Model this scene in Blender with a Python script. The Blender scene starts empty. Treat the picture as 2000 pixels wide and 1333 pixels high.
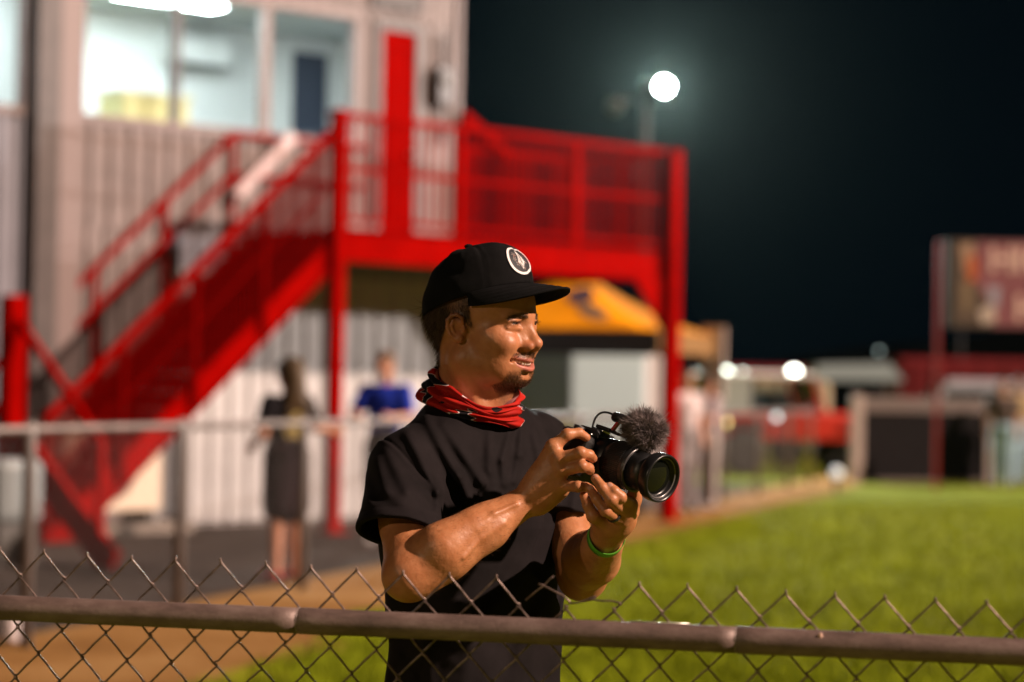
import bpy, math, random
import numpy as np
from mathutils import Vector, Matrix
from mathutils.bvhtree import BVHTree
SC = bpy.context.scene
COL = SC.collection
# ------------------------------------------------------------ camera, night sky, key light, exposure
HAZE = 0.000025
FPX = 85.0/36.0*2000.0
CAM_Z = 1.46
cam_d = bpy.data.cameras.new('main_camera')
cam_d.lens = 85; cam_d.sensor_width = 36; cam_d.clip_end = 2000; cam_d.clip_start = 0.05
cam = bpy.data.objects.new('main_camera', cam_d); COL.objects.link(cam)
CAM_R = (Matrix.Rotation(math.radians(90+1.13), 4, 'X') @ Matrix.Rotation(math.radians(1.0), 4, 'Z'))
cam.matrix_world = Matrix.Translation((0, 0, CAM_Z)) @ CAM_R
cam_d.dof.use_dof = True
cam_d.dof.focus_distance = 4.02
cam_d.dof.aperture_fstop = 2.6
cam_d.dof.aperture_blades = 0
SC.camera = cam

w = bpy.data.worlds.new('World'); SC.world = w; w.use_nodes = True
bg = w.node_tree.nodes['Background']
bg.inputs[0].default_value = (0.0004, 0.0014, 0.0024, 1); bg.inputs[1].default_value = 1.0

def sun_lamp():
    d = bpy.data.lights.new('stadium_key', 'SUN'); d.energy = 5.0; d.angle = math.radians(1.5)
    d.color = (1.0, 0.73, 0.58)
    o = bpy.data.objects.new('stadium_key', d); COL.objects.link(o)
    to_light = Vector((0.87, -0.29, 0.585)).normalized()
    o.rotation_euler = to_light.to_track_quat('Z', 'Y').to_euler()
    o.location = (20, -10, 14)
sun_lamp()
vs = SC.view_settings
vs.view_transform = 'Standard'; vs.look = 'None'; vs.gamma = 1; vs.exposure = 0.56; vs.use_curve_mapping = False
SC.cycles.use_denoising = True
SC.cycles.max_bounces = 6; SC.cycles.transparent_max_bounces = 12
SC.cycles.sample_clamp_indirect = 6.0

def P(px, py, d):
    """point seen at photo pixel (px,py) at distance d along the world Y axis"""
    r = CAM_R.to_3x3() @ Vector(((px-1000)/FPX, (666.5-py)/FPX, -1))
    return Vector((0, 0, CAM_Z)) + r*(d/r.y)
def PA(px, py, d): return np.array(P(px, py, d))

# ------------------------------------------------------------ materials
MATS = {}
def mat(name, col, rough=0.6, metal=0.0, var=0.0, vscale=8.0, bump=0.0, bscale=60.0, spec=0.5, emit=None, estr=0.0, col2=None, sheen=0.0):
    if name in MATS: return MATS[name]
    m = bpy.data.materials.new(name); m.use_nodes = True
    nt = m.node_tree; b = nt.nodes['Principled BSDF']
    b.inputs['Base Color'].default_value = (*col, 1); b.inputs['Roughness'].default_value = rough
    b.inputs['Metallic'].default_value = metal; b.inputs['Specular IOR Level'].default_value = spec
    if sheen: b.inputs['Sheen Weight'].default_value = sheen
    if emit:
        b.inputs['Emission Color'].default_value = (*emit, 1); b.inputs['Emission Strength'].default_value = estr
    tc = nt.nodes.new('ShaderNodeTexCoord')
    if var > 0 or col2:
        n = nt.nodes.new('ShaderNodeTexNoise'); n.inputs['Scale'].default_value = vscale
        n.inputs['Detail'].default_value = 6; n.inputs['Roughness'].default_value = 0.65
        nt.links.new(tc.outputs['Object'], n.inputs['Vector'])
        r = nt.nodes.new('ShaderNodeValToRGB')
        c2 = col2 if col2 else tuple(c*(1-var) for c in col)
        c1 = col if col2 else tuple(min(1, c*(1+var)) for c in col)
        r.color_ramp.elements[0].color = (*c2, 1); r.color_ramp.elements[1].color = (*c1, 1)
        r.color_ramp.elements[0].position = 0.35; r.color_ramp.elements[1].position = 0.65
        nt.links.new(n.outputs['Fac'], r.inputs['Fac']); nt.links.new(r.outputs['Color'], b.inputs['Base Color'])
    if bump > 0:
        n2 = nt.nodes.new('ShaderNodeTexNoise'); n2.inputs['Scale'].default_value = bscale; n2.inputs['Detail'].default_value = 4
        nt.links.new(tc.outputs['Object'], n2.inputs['Vector'])
        bp = nt.nodes.new('ShaderNodeBump'); bp.inputs['Strength'].default_value = bump; bp.inputs['Distance'].default_value = 0.01
        nt.links.new(n2.outputs['Fac'], bp.inputs['Height']); nt.links.new(bp.outputs['Normal'], b.inputs['Normal'])
    MATS[name] = m
    return m

# ------------------------------------------------------------ objects
def tag(o, label=None, cat=None, group=None, kind=None):
    if label: o['label'] = label
    if cat: o['category'] = cat
    if group: o['group'] = group
    if kind: o['kind'] = kind
    return o
def thing(name, label, cat, loc=(0, 0, 0), rotz=0.0, group=None, M=None):
    o = bpy.data.objects.new(name, None); COL.objects.link(o)
    if M is not None: o.matrix_world = M
    else: o.matrix_world = Matrix.Translation(loc) @ Matrix.Rotation(rotz, 4, 'Z')
    o.empty_display_size = 0.1
    return tag(o, label, cat, group)
WM = {}
def link(name, me, parent=None, world=False):
    """link mesh as object; world=True: vertices are in world space and get moved into the parent's frame"""
    o = bpy.data.objects.new(name, me); COL.objects.link(o)
    if parent is not None:
        o.parent = parent
        if world:
            mw = Matrix.Identity(4); p = parent
            while p is not None:
                mw = p.matrix_basis @ mw; p = p.parent
            me.transform(mw.inverted())
    return o
def copy_obj(o, parent=None, loc=None, rotz=None):
    c = o.copy(); COL.objects.link(c)
    if parent is not None: c.parent = parent
    if loc is not None: c.location = loc
    if rotz is not None: c.rotation_euler = (0, 0, rotz)
    return c
def copy_tree(o, parent=None, loc=None, rotz=None):
    c = copy_obj(o, parent, loc, rotz)
    for ch in [x for x in COL.objects if x.parent == o]: copy_tree(ch, c)
    return c
def mesh_np(name, V, F, m, smooth=True):
    me = bpy.data.meshes.new(name)
    V = np.asarray(V, np.float32); F = np.asarray(F, np.int32)
    k = F.shape[1]
    me.vertices.add(len(V)); me.vertices.foreach_set('co', V.ravel())
    me.loops.add(F.size); me.loops.foreach_set('vertex_index', F.ravel())
    me.polygons.add(len(F)); me.polygons.foreach_set('loop_start', np.arange(len(F), dtype=np.int32)*k)
    me.polygons.foreach_set('use_smooth', np.full(len(F), smooth))
    me.update(calc_edges=True)
    if m: me.materials.append(m)
    return me
class MB:
    def __init__(s): s.v = []; s.f = []; s.mi = []; s.cur = 0
    def add(s, vs_, fs):
        b = len(s.v); s.v += [tuple(x) for x in vs_]; s.f += [tuple(i+b for i in f) for f in fs]; s.mi += [s.cur]*len(fs); return s
    def box(s, x0, x1, y0, y1, z0, z1):
        return s.add([(x0,y0,z0),(x1,y0,z0),(x1,y1,z0),(x0,y1,z0),(x0,y0,z1),(x1,y0,z1),(x1,y1,z1),(x0,y1,z1)],
                     [(0,3,2,1),(4,5,6,7),(0,1,5,4),(1,2,6,5),(2,3,7,6),(3,0,4,7)])
    def beam(s, a, b, wd, ht, up=(0, 0, 1)):
        a = Vector(a); b = Vector(b); t = (b-a).normalized(); up = Vector(up)
        sd = t.cross(up)
        if sd.length < 1e-4: sd = t.cross(Vector((0, 1, 0)))
        sd.normalize(); u2 = sd.cross(t)
        vs_ = []
        for q in (a, b):
            for i, j in ((-1,-1),(1,-1),(1,1),(-1,1)): vs_.append(q+sd*(wd/2*i)+u2*(ht/2*j))
        return s.add(vs_, [(0,1,2,3),(7,6,5,4),(0,4,5,1),(1,5,6,2),(2,6,7,3),(3,7,4,0)])
    def prism(s, pts, y0, y1):
        """polygon in the XZ plane extruded along Y"""
        n = len(pts)
        vs_ = [(p[0], y0, p[1]) for p in pts]+[(p[0], y1, p[1]) for p in pts]
        return s.add(vs_, [tuple(range(n)), tuple(range(2*n-1, n-1, -1))]+[(i, n+i, n+(i+1) % n, (i+1) % n) for i in range(n)])
    def tube(s, pts, r, n=8, cap=True):
        pts = [Vector(p) for p in pts]; m = len(pts)
        rr = r if hasattr(r, '__len__') else [r]*m
        prev = None; vs_ = []
        for i, p in enumerate(pts):
            t = (pts[min(i+1, m-1)]-pts[max(i-1, 0)]).normalized()
            if prev is None:
                a = Vector((0, 0, 1)) if abs(t.z) < .9 else Vector((1, 0, 0)); e = t.cross(a).normalized()
            else:
                e = (prev-t*prev.dot(t)).normalized()
            prev = e; g = t.cross(e)
            for k in range(n):
                an = 2*math.pi*k/n
                vs_.append(p+(e*math.cos(an)+g*math.sin(an))*rr[i])
        fs = [(i*n+k, i*n+(k+1) % n, (i+1)*n+(k+1) % n, (i+1)*n+k) for i in range(m-1) for k in range(n)]
        if cap: fs += [tuple(range(n-1, -1, -1)), tuple((m-1)*n+k for k in range(n))]
        return s.add(vs_, fs)
    def lathe(s, prof, n=24, c=(0, 0, 0), ax='z'):
        """prof: (radius, height) list about an axis"""
        vs_ = []
        for r, h in prof:
            for k in range(n):
                a = 2*math.pi*k/n; x, y = r*math.cos(a), r*math.sin(a)
                v = (x, y, h) if ax == 'z' else ((h, x, y) if ax == 'x' else (y, h, x))
                vs_.append((v[0]+c[0], v[1]+c[1], v[2]+c[2]))
        m = len(prof)
        fs = [(i*n+k, i*n+(k+1) % n, (i+1)*n+(k+1) % n, (i+1)*n+k) for i in range(m-1) for k in range(n)]
        fs += [tuple(range(n-1, -1, -1)), tuple((m-1)*n+k for k in range(n))]
        return s.add(vs_, fs)
    def ball(s, c, r, n=12, m=8):
        rx, ry, rz = r if hasattr(r, '__len__') else (r, r, r)
        vs_ = [(c[0], c[1], c[2]-rz)]
        for i in range(1, m):
            t = -math.pi/2+math.pi*i/m
            for k in range(n):
                a = 2*math.pi*k/n
                vs_.append((c[0]+rx*math.cos(t)*math.cos(a), c[1]+ry*math.cos(t)*math.sin(a), c[2]+rz*math.sin(t)))
        vs_.append((c[0], c[1], c[2]+rz)); L = len(vs_)-1
        fs = [(0, 1+(k+1) % n, 1+k) for k in range(n)]
        fs += [(1+i*n+k, 1+i*n+(k+1) % n, 1+(i+1)*n+(k+1) % n, 1+(i+1)*n+k) for i in range(m-2) for k in range(n)]
        fs += [(L, 1+(m-2)*n+k, 1+(m-2)*n+(k+1) % n) for k in range(n)]
        return s.add(vs_, fs)
    def mesh(s, name, m, smooth=False):
        me = bpy.data.meshes.new(name); me.from_pydata(s.v, [], s.f)
        for mm in (m if isinstance(m, (list, tuple)) else [m]): me.materials.append(mm)
        if s.cur: me.polygons.foreach_set('material_index', s.mi)
        if smooth: me.polygons.foreach_set('use_smooth', [True]*len(s.f))
        me.update(); return me
    def build(s, name, m, parent=None, smooth=False, world=False, bevel=0.0):
        o = link(name, s.mesh(name, m, smooth), parent, world)
        if bevel:
            b = o.modifiers.new('edge', 'BEVEL'); b.width = bevel; b.segments = 2; b.limit_method = 'ANGLE'
        return o

# ------------------------------------------------------------ distance-field modelling (bodies and cloth)
class Grid:
    def __init__(s, lo, hi, h):
        s.h = h; s.lo = np.array(lo, np.float64); n = np.ceil((np.array(hi)-s.lo)/h).astype(int)+1
        s.n = n; s.F = np.full(tuple(n), 1.0, np.float32)
        s.ax = [(s.lo[i]+h*np.arange(n[i])).astype(np.float32) for i in range(3)]
    def ap(s, prim, k=0.0, op='u', M=None):
        fn, lo, hi = prim
        if M is not None:
            R, c = M
            cs = np.array([[x, y, z] for x in (lo[0], hi[0]) for y in (lo[1], hi[1]) for z in (lo[2], hi[2])]) @ R.T + c
            wlo, whi = cs.min(0), cs.max(0)
        else: wlo, whi = np.array(lo), np.array(hi)
        mg = k*1.05+3*s.h
        i0 = np.clip(np.floor((wlo-mg-s.lo)/s.h).astype(int), 0, s.n); i1 = np.clip(np.ceil((whi+mg-s.lo)/s.h).astype(int)+1, 0, s.n)
        if np.any(i1 <= i0): return
        sl = tuple(slice(a, b) for a, b in zip(i0, i1))
        X = s.ax[0][sl[0]][:, None, None]; Y = s.ax[1][sl[1]][None, :, None]; Z = s.ax[2][sl[2]][None, None, :]
        if M is not None:
            R = R.astype(np.float32); X = X-np.float32(c[0]); Y = Y-np.float32(c[1]); Z = Z-np.float32(c[2])
            X, Y, Z = (X*R[0, 0]+Y*R[1, 0]+Z*R[2, 0], X*R[0, 1]+Y*R[1, 1]+Z*R[2, 1], X*R[0, 2]+Y*R[1, 2]+Z*R[2, 2])
        d = fn(X, Y, Z).astype(np.float32); a = s.F[sl]
        if op == 's': d = -d
        if k <= 0: r = np.minimum(a, d) if op == 'u' else np.maximum(a, d)
        elif op == 'u':
            q = np.clip(.5+.5*(a-d)/k, 0, 1); r = a+(d-a)*q-k*q*(1-q)
        else:
            q = np.clip(.5-.5*(a-d)/k, 0, 1); r = a+(d-a)*q+k*q*(1-q)
        s.F[sl] = r
    def surf(s):
        F = s.F; I = F < 0
        c = np.zeros(tuple(s.n-1), np.uint8)
        for dx in (0, 1):
            for dy in (0, 1):
                for dz in (0, 1):
                    c += I[dx:dx+s.n[0]-1, dy:dy+s.n[1]-1, dz:dz+s.n[2]-1]
        act = (c > 0) & (c < 8)
        ijk = np.argwhere(act); ids = np.full(act.shape, -1, np.int32); ids[act] = np.arange(len(ijk))
        cor = [(x, y, z) for x in (0, 1) for y in (0, 1) for z in (0, 1)]
        val = {q: F[ijk[:, 0]+q[0], ijk[:, 1]+q[1], ijk[:, 2]+q[2]] for q in cor}
        acc = np.zeros((len(ijk), 3), np.float64); cnt = np.zeros(len(ijk))
        for a in cor:
            for ax in range(3):
                if a[ax] == 1: continue
                b = list(a); b[ax] = 1; b = tuple(b)
                va, vb = val[a], val[b]; m = (va < 0) != (vb < 0)
                t = va[m]/(va[m]-vb[m])
                p = np.tile(np.array(a, float), (m.sum(), 1)); p[:, ax] = t
                acc[m] += p; cnt[m] += 1
        V = s.lo+s.h*(ijk+acc/cnt[:, None])
        Q = []
        for ax in range(3):
            o1, o2 = (ax+1) % 3, (ax+2) % 3
            sa = [slice(None)]*3; sb = [slice(None)]*3
            sa[ax] = slice(0, -1); sb[ax] = slice(1, None)
            for o in (o1, o2): sa[o] = slice(1, -1); sb[o] = slice(1, -1)
            A = I[tuple(sa)]; B = I[tuple(sb)]
            e = np.argwhere(A != B); ins = A[A != B]
            e[:, o1] += 1; e[:, o2] += 1
            def cell(d1, d2):
                q = e.copy(); q[:, o1] += d1; q[:, o2] += d2
                return ids[q[:, 0], q[:, 1], q[:, 2]]
            q = np.stack([cell(-1, -1), cell(0, -1), cell(0, 0), cell(-1, 0)], 1)
            q[~ins] = q[~ins][:, ::-1]
            Q.append(q)
        Q = np.concatenate(Q)
        return V, Q[(Q >= 0).all(1)]
def cone(a, b, ra, rb):
    a = np.array(a, float); b = np.array(b, float); ab = b-a; L = max(1e-9, ab @ ab)
    def fn(X, Y, Z):
        x, y, z = X-a[0], Y-a[1], Z-a[2]
        t = np.clip((x*ab[0]+y*ab[1]+z*ab[2])/L, 0, 1)
        return np.sqrt((x-t*ab[0])**2+(y-t*ab[1])**2+(z-t*ab[2])**2)-(ra+(rb-ra)*t)
    m = max(ra, rb)
    return fn, np.minimum(a, b)-m, np.maximum(a, b)+m
def ell(c, r, R=None):
    c = np.array(c, float); r = np.array(r, float)
    def fn(X, Y, Z):
        x, y, z = X-c[0], Y-c[1], Z-c[2]
        if R is not None: x, y, z = (x*R[0, 0]+y*R[1, 0]+z*R[2, 0], x*R[0, 1]+y*R[1, 1]+z*R[2, 1], x*R[0, 2]+y*R[1, 2]+z*R[2, 2])
        k0 = np.sqrt((x/r[0])**2+(y/r[1])**2+(z/r[2])**2); k1 = np.sqrt((x/r[0]**2)**2+(y/r[1]**2)**2+(z/r[2]**2)**2)+1e-6
        return k0*(k0-1)/k1
    m = r if R is None else np.full(3, r.max())
    return fn, c-m, c+m
def rot_axis(ax, deg): return np.array(Matrix.Rotation(math.radians(deg), 3, ax))
def polyline(g, pts, rs, k, op='u', M=None):
    for i in range(len(pts)-1): g.ap(cone(pts[i], pts[i+1], rs[i], rs[i+1]), k, op, M)
# ============================================================ GROUND
def ground_mat(name, stops, scale, stretch=(1, 1, 1), fine=60, rough=.95, bump=.4):
    m = bpy.data.materials.new(name); m.use_nodes = True; nt = m.node_tree; b = nt.nodes['Principled BSDF']
    tc = nt.nodes.new('ShaderNodeTexCoord'); mp = nt.nodes.new('ShaderNodeMapping'); mp.inputs['Scale'].default_value = stretch
    nt.links.new(tc.outputs['Object'], mp.inputs['Vector'])
    n = nt.nodes.new('ShaderNodeTexNoise'); n.inputs['Scale'].default_value = scale; n.inputs['Detail'].default_value = 5; n.inputs['Roughness'].default_value = .6
    nt.links.new(mp.outputs['Vector'], n.inputs['Vector'])
    n2 = nt.nodes.new('ShaderNodeTexNoise'); n2.inputs['Scale'].default_value = fine; n2.inputs['Detail'].default_value = 3
    nt.links.new(tc.outputs['Object'], n2.inputs['Vector'])
    mx = nt.nodes.new('ShaderNodeMath'); mx.operation = 'MULTIPLY_ADD'; mx.inputs[1].default_value = .35
    nt.links.new(n2.outputs['Fac'], mx.inputs[0]); nt.links.new(n.outputs['Fac'], mx.inputs[2])
    r = nt.nodes.new('ShaderNodeValToRGB')
    e = r.color_ramp.elements; e[0].position = stops[0][0]; e[0].color = (*stops[0][1], 1); e[1].position = stops[-1][0]; e[1].color = (*stops[-1][1], 1)
    for p_, c_ in stops[1:-1]: x = e.new(p_); x.color = (*c_, 1)
    nt.links.new(mx.outputs[0], r.inputs['Fac']); nt.links.new(r.outputs['Color'], b.inputs['Base Color'])
    b.inputs['Roughness'].default_value = rough; b.inputs['Specular IOR Level'].default_value = .03
    bp = nt.nodes.new('ShaderNodeBump'); bp.inputs['Strength'].default_value = bump; bp.inputs['Distance'].default_value = .03
    nt.links.new(n2.outputs['Fac'], bp.inputs['Height']); nt.links.new(bp.outputs['Normal'], b.inputs['Normal'])
    return m
FA = Vector((-2.72, 12.85, 0)); FB = Vector((4.5, 38.0, 0)); FU = (FB-FA).normalized(); FN = Vector((FU.y, -FU.x, 0))   # back fence line, FN points to the field
def fl(t, off=0, z=0): return FA+FU*t+FN*off+Vector((0, 0, z))
M_GRASS = ground_mat('turf', [(.42, (.088, .108, .005)), (.62, (.112, .136, .006)), (.82, (.150, .160, .012))], .55, (1, .45, 1), 45)
b = MB(); b.add([(-130, -38, 0), (130, -38, 0), (130, 148, 0), (-130, 148, 0)], [(0, 1, 2, 3)]); tag(b.build('grass_field', M_GRASS), kind='structure')
M_SAND = ground_mat('sand', [(.40, (.11, .054, .017)), (.65, (.225, .115, .036)), (.85, (.31, .18, .07))], .8, (1, 1, 1), 30)
rs = random.Random(4); L_, R_2 = [], []
N = 240
for i in range(N+1):
    t = -16+48*i/N
    L_.append(fl(t, -.35+.05*math.sin(i*1.7), .004)); R_2.append(fl(t, .88+.75/(1+math.exp((t-2.2)/1.1))+.10*math.sin(i*.9)+rs.uniform(-.16, .16)-(.3 if t > 24 else 0)*(t-24)/8, .004))
b = MB(); b.add(L_+R_2, [(i, N+1+i, N+2+i, i+1) for i in range(N)]); tag(b.build('sand_path', M_SAND), kind='structure')
M_ASPH = ground_mat('asphalt', [(.40, (.030, .024, .021)), (.80, (.062, .050, .044))], 1.2, (1, 1, 1), 80)
b = MB(); b.add([fl(-16, -.32, .008), fl(26, -.32, .008), fl(26, -9, .008), fl(10, -30, .008), fl(-16, -30, .008)], [(0, 1, 2, 3, 4)]); tag(b.build('asphalt_yard', M_ASPH), kind='structure')
# short grass blades standing over the nearer turf
gr = np.random.default_rng(11); nb_ = 130000
gy = 11.0+22.0*gr.random(nb_)**1.3; gx = (-.26+.50*gr.random(nb_))*gy
ft = (gx-FA.x)*FN.x+(gy-FA.y)*FN.y; tt_ = (gx-FA.x)*FU.x+(gy-FA.y)*FU.y
okb = ft > .92+.75/(1+np.exp((tt_-2.2)/1.1))+.25*gr.random(nb_)**2*(gr.random(nb_) < .7)-.12
gx, gy = gx[okb], gy[okb]; nb_ = len(gx); an = gr.random(nb_)*6.283; hh = .025+.05*gr.random(nb_); wd_ = .004+.004*gr.random(nb_)
A_ = np.stack([gx-np.cos(an)*wd_, gy-np.sin(an)*wd_, np.full(nb_, .001)], 1); B_ = np.stack([gx+np.cos(an)*wd_, gy+np.sin(an)*wd_, np.full(nb_, .001)], 1)
C_ = np.stack([gx+.03*(gr.random(nb_)-.5), gy+.03*(gr.random(nb_)-.5), hh], 1)
tag(link('grass', mesh_np('grass', np.stack([A_, B_, C_], 1).reshape(-1, 3), np.arange(nb_*3).reshape(-1, 3), mat('grass_blade', (.19, .235, .008), .8, var=.35, vscale=1.3, spec=.05), False)), kind='stuff')
# dark ridge far behind the field
hb = MB(); pts = []
for i in range(61):
    x = -129+258*i/60; pts.append((x, 3.6+.9*math.sin(i*.37)+.6*math.sin(i*.9+1)+.25*math.sin(i*2.3)))
hv = [(x, 112, -.5) for x, z in pts]+[(x, 122, z) for x, z in pts]+[(x, 140, -.5) for x, z in pts]
hb.add(hv, [(i, i+1, 62+i, 61+i) for i in range(60)]+[(61+i, 62+i, 123+i, 122+i) for i in range(60)])
tag(hb.build('hills', mat('hill_scrub', (.0012, .0015, .0015), 1, var=.4, vscale=.2, spec=0), smooth=True), kind='structure')

# ============================================================ BUILDING
U = math.radians(43.0); OA = Vector((-1.804, 24.0, 0)); UV = Vector((math.cos(U), math.sin(U), 0)); NV = Vector((-math.sin(U), math.cos(U), 0))
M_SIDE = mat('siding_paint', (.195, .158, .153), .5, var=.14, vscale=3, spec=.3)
M_SIDE2 = mat('siding_lifted', (.40, .385, .385), .5, var=.08, vscale=3, spec=.3)  # lighter copy of the siding colour, offsets the shade under deck and stair
M_TRIM = mat('trim_paint', (.085, .070, .070), .5, var=.15, vscale=4); M_TRIM2 = mat('trim_pale', (.20, .150, .145), .5)
M_RED = mat('red_paint', (.22, .0012, .0006), .5, var=.15, vscale=2.5, spec=0); M_RED_D = mat('red_mesh_paint', (.085, .0008, .0006), .7, var=.25, vscale=4, spec=0)
M_ROOM = mat('room_wall', (.80, .82, .82), .8); M_CEIL = mat('ceiling_tile', (.42, .46, .46), .9)
bld = thing('announcer_building', 'pale corrugated two storey building with lit upstairs windows and red door', 'building', tuple(OA+NV*1.5), U)
XL, XR = -9.0, 2.93; TOP = 6.9
def siding(x0, x1, z0, z1, m=M_SIDE, y=0.0, parent=bld, pw=.88):
    n = max(1, round((x1-x0)/pw)); w_ = (x1-x0)/n; rib = .22
    b = MB(); k = max(1, round(w_/rib)); q = w_/k
    prof = []
    for i in range(k): prof += [(i*q, 0), (i*q+q*.52, 0), (i*q+q*.64, -.028), (i*q+q*.86, -.028)]
    prof.append((w_, 0))
    vs_ = [(x, yy, z) for z in (0, z1-z0) for x, yy in prof]; m_ = len(prof)
    b.add(vs_, [(i, i+1, m_+i+1, m_+i) for i in range(m_-1)])
    me = b.mesh('siding_panel', m)
    for i in range(n):
        o = link('siding_panel', me, parent); o.location = (x0+i*w_, y, z0)
W1, W2 = -2.02, 1.51; WZ0, WZ1 = 4.10, 5.42
# solid walls: lower storey block, sill band, piers, header, so the rooms upstairs stay open
b = MB(); b.box(XL, XR, .03, 4.4, 0, 2.98); b.box(XL, XR, .03, .16, 2.98, WZ0-.02); b.box(XL, XR, .03, .16, WZ1+.02, TOP)
b.box(W1-.58+.02, W1-.02, .03, .16, WZ0-.02, WZ1+.02); b.box(W2+.02, 1.80, .03, .16, WZ0-.02, WZ1+.02); b.box(2.33, XR, .03, .16, WZ0-.02, WZ1+.02)
b.box(1.80, 2.33, .10, .16, WZ0-.02, WZ1+.02); b.box(XL, -6.0, .03, .16, WZ0-.02, WZ1+.02)
b.box(XR-.1, XR, .16, 4.4, 2.98, TOP); b.box(XL, XL+.1, .16, 4.4, 2.98, TOP); b.box(XL, XR, 4.4, 4.5, 0, TOP); b.box(XL, XR, .03, 4.5, TOP, TOP+.15)
b.build('wall', mat('wall_core', (.35, .31, .30), .7), bld)
siding(XL, W1-.58, 0.05, WZ0-.06, mat('siding_blueish', (.20, .20, .235), .5, var=.07, vscale=3, spec=.3)); mat('siding_blueish', (.20, .20, .235), .5, var=.07, vscale=3, spec=.3); siding(W1, -1.0, 0.05, 2.98); siding(-1.0, XR-.02, 0.05, 2.62, M_SIDE2); siding(-1.0, XR-.02, 2.62, 2.98, MATS['siding_blueish'])  # bluish colour of the last strip cancels green bounce light under the deck
siding(W1, 1.74, 2.98, WZ0-.06); siding(XL, W1-.58, WZ1+.06, TOP); siding(W1, XR-.02, WZ1+.06, TOP, pw=.8); siding(2.39, XR-.02, 2.98, WZ1+.06, pw=.3); siding(1.57, 1.74, WZ0-.06, WZ1+.06, pw=.2)
# dark pilaster between the two windows with a pale return
b = MB(); b.box(W1-.56, W1-.30, -.16, .03, 0, TOP); b.build('pilaster', M_TRIM, bld)
b = MB(); b.box(W1-.30, W1-.02, -.10, .03, 0, TOP); b.build('pilaster_return', M_TRIM2, bld)
b = MB(); b.box(XR-.02, XR+.04, -.05, .06, 0, TOP); b.build('corner_trim', M_TRIM2, bld)
gm = bpy.data.materials.new('window_glass'); gm.use_nodes = True; nt = gm.node_tree
for n_ in list(nt.nodes): nt.nodes.remove(n_)
o_ = nt.nodes.new('ShaderNodeOutputMaterial'); ms = nt.nodes.new('ShaderNodeMixShader'); tr = nt.nodes.new('ShaderNodeBsdfTransparent'); gl = nt.nodes.new('ShaderNodeBsdfGlossy'); gl.inputs['Roughness'].default_value = .02
tr.inputs[0].default_value = (.93, .97, .97, 1); ms.inputs[0].default_value = .06
nt.links.new(tr.outputs[0], ms.inputs[1]); nt.links.new(gl.outputs[0], ms.inputs[2]); nt.links.new(ms.outputs[0], o_.inputs[0])
def window(x0, x1, mull):
    b = MB(); t = .05
    b.box(x0-.02, x1+.02, -.04, .10, WZ0-.08, WZ0); b.box(x0-.02, x1+.02, -.03, .10, WZ1, WZ1+.08); b.box(x0-.02, x0+t, -.03, .10, WZ0, WZ1); b.box(x1-t, x1+.02, -.03, .10, WZ0, WZ1)
    f = b.build('window', M_TRIM2, bld)
    xs = [x0+t]+[q for q, _, _ in mull]+[x1-t]
    for q, wd, m in mull: b = MB(); b.box(q-wd/2, q+wd/2, -.02, .08, WZ0, WZ1); b.build('mullion', m, f)
    for a, c in zip(xs[:-1], xs[1:]): b = MB(); b.box(a+.03, c-.03, .02, .028, WZ0+.002, WZ1-.002); b.build('pane', gm, f)
window(W1, W2, [(-.86, .07, M_TRIM), (.27, .10, M_TRIM2)])
window(-6.0, W1-.60, [(-4.2, .07, M_TRIM)])
# lit rooms
RY = 2.0
b = MB(); b.box(-6.1, 2.82, RY, RY+.05, 2.98, 5.62); b.box(2.82, 2.86, .16, RY, 2.98, 5.62); b.box(-6.14, -6.1, .16, RY, 2.98, 5.62); b.box(-2.42, -2.36, .16, RY, 2.98, 5.62); b.build('room_wall', M_ROOM, bld)
b = MB(); b.box(-6.1, 2.82, .16, RY, 5.50, 5.56); b.build('room_ceiling', M_CEIL, bld)
b = MB(); b.box(-6.1, 2.82, .16, RY, 2.985, 3.0); b.build('room_floor', mat('room_floor', (.25, .25, .25), .6), bld)
M_LAMP = mat('lamp_panel', (.9, .95, .95), .5, emit=(.92, 1.0, 1.0), estr=58)
def loc_b(x, y, z): return bld.matrix_basis @ Vector((x, y, z))
for x, y, lb in ((-.80, .72, 'lit ceiling light just left of the dark mullion upstairs'), (-.12, .72, 'lit ceiling light right of the dark mullion above the air conditioner'), (-1.75, 1.72, 'lit ceiling light beside the pilaster in the middle upstairs room'), (-4.6, .8, 'lit ceiling light far left in the left upstairs room'), (-3.0, 1.6, 'lit ceiling light at the back of the left upstairs room'), (.75, .23, 'added slim batten light hidden behind the header of the middle upstairs window'), (1.9, .23, 'added slim batten light hidden behind the right end of the upstairs window header')):
    t = thing('ceiling_light', lb, 'ceiling light', tuple(loc_b(x, y, 5.50)), U, 'ceiling lights in the upstairs rooms')
    if y == .23: t.scale = (1, .36, 1)  # added battens, hidden behind the header to brighten the room's right side
    b = MB(); b.box(-.30, .30, -.16, .16, -.035, -.001); b.build('frame', mat('lamp_frame', (.7, .7, .7), .5), t)
    b = MB(); b.box(-.28, .28, -.14, .14, -.04, -.036); b.build('diffuser', M_LAMP, t)
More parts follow.
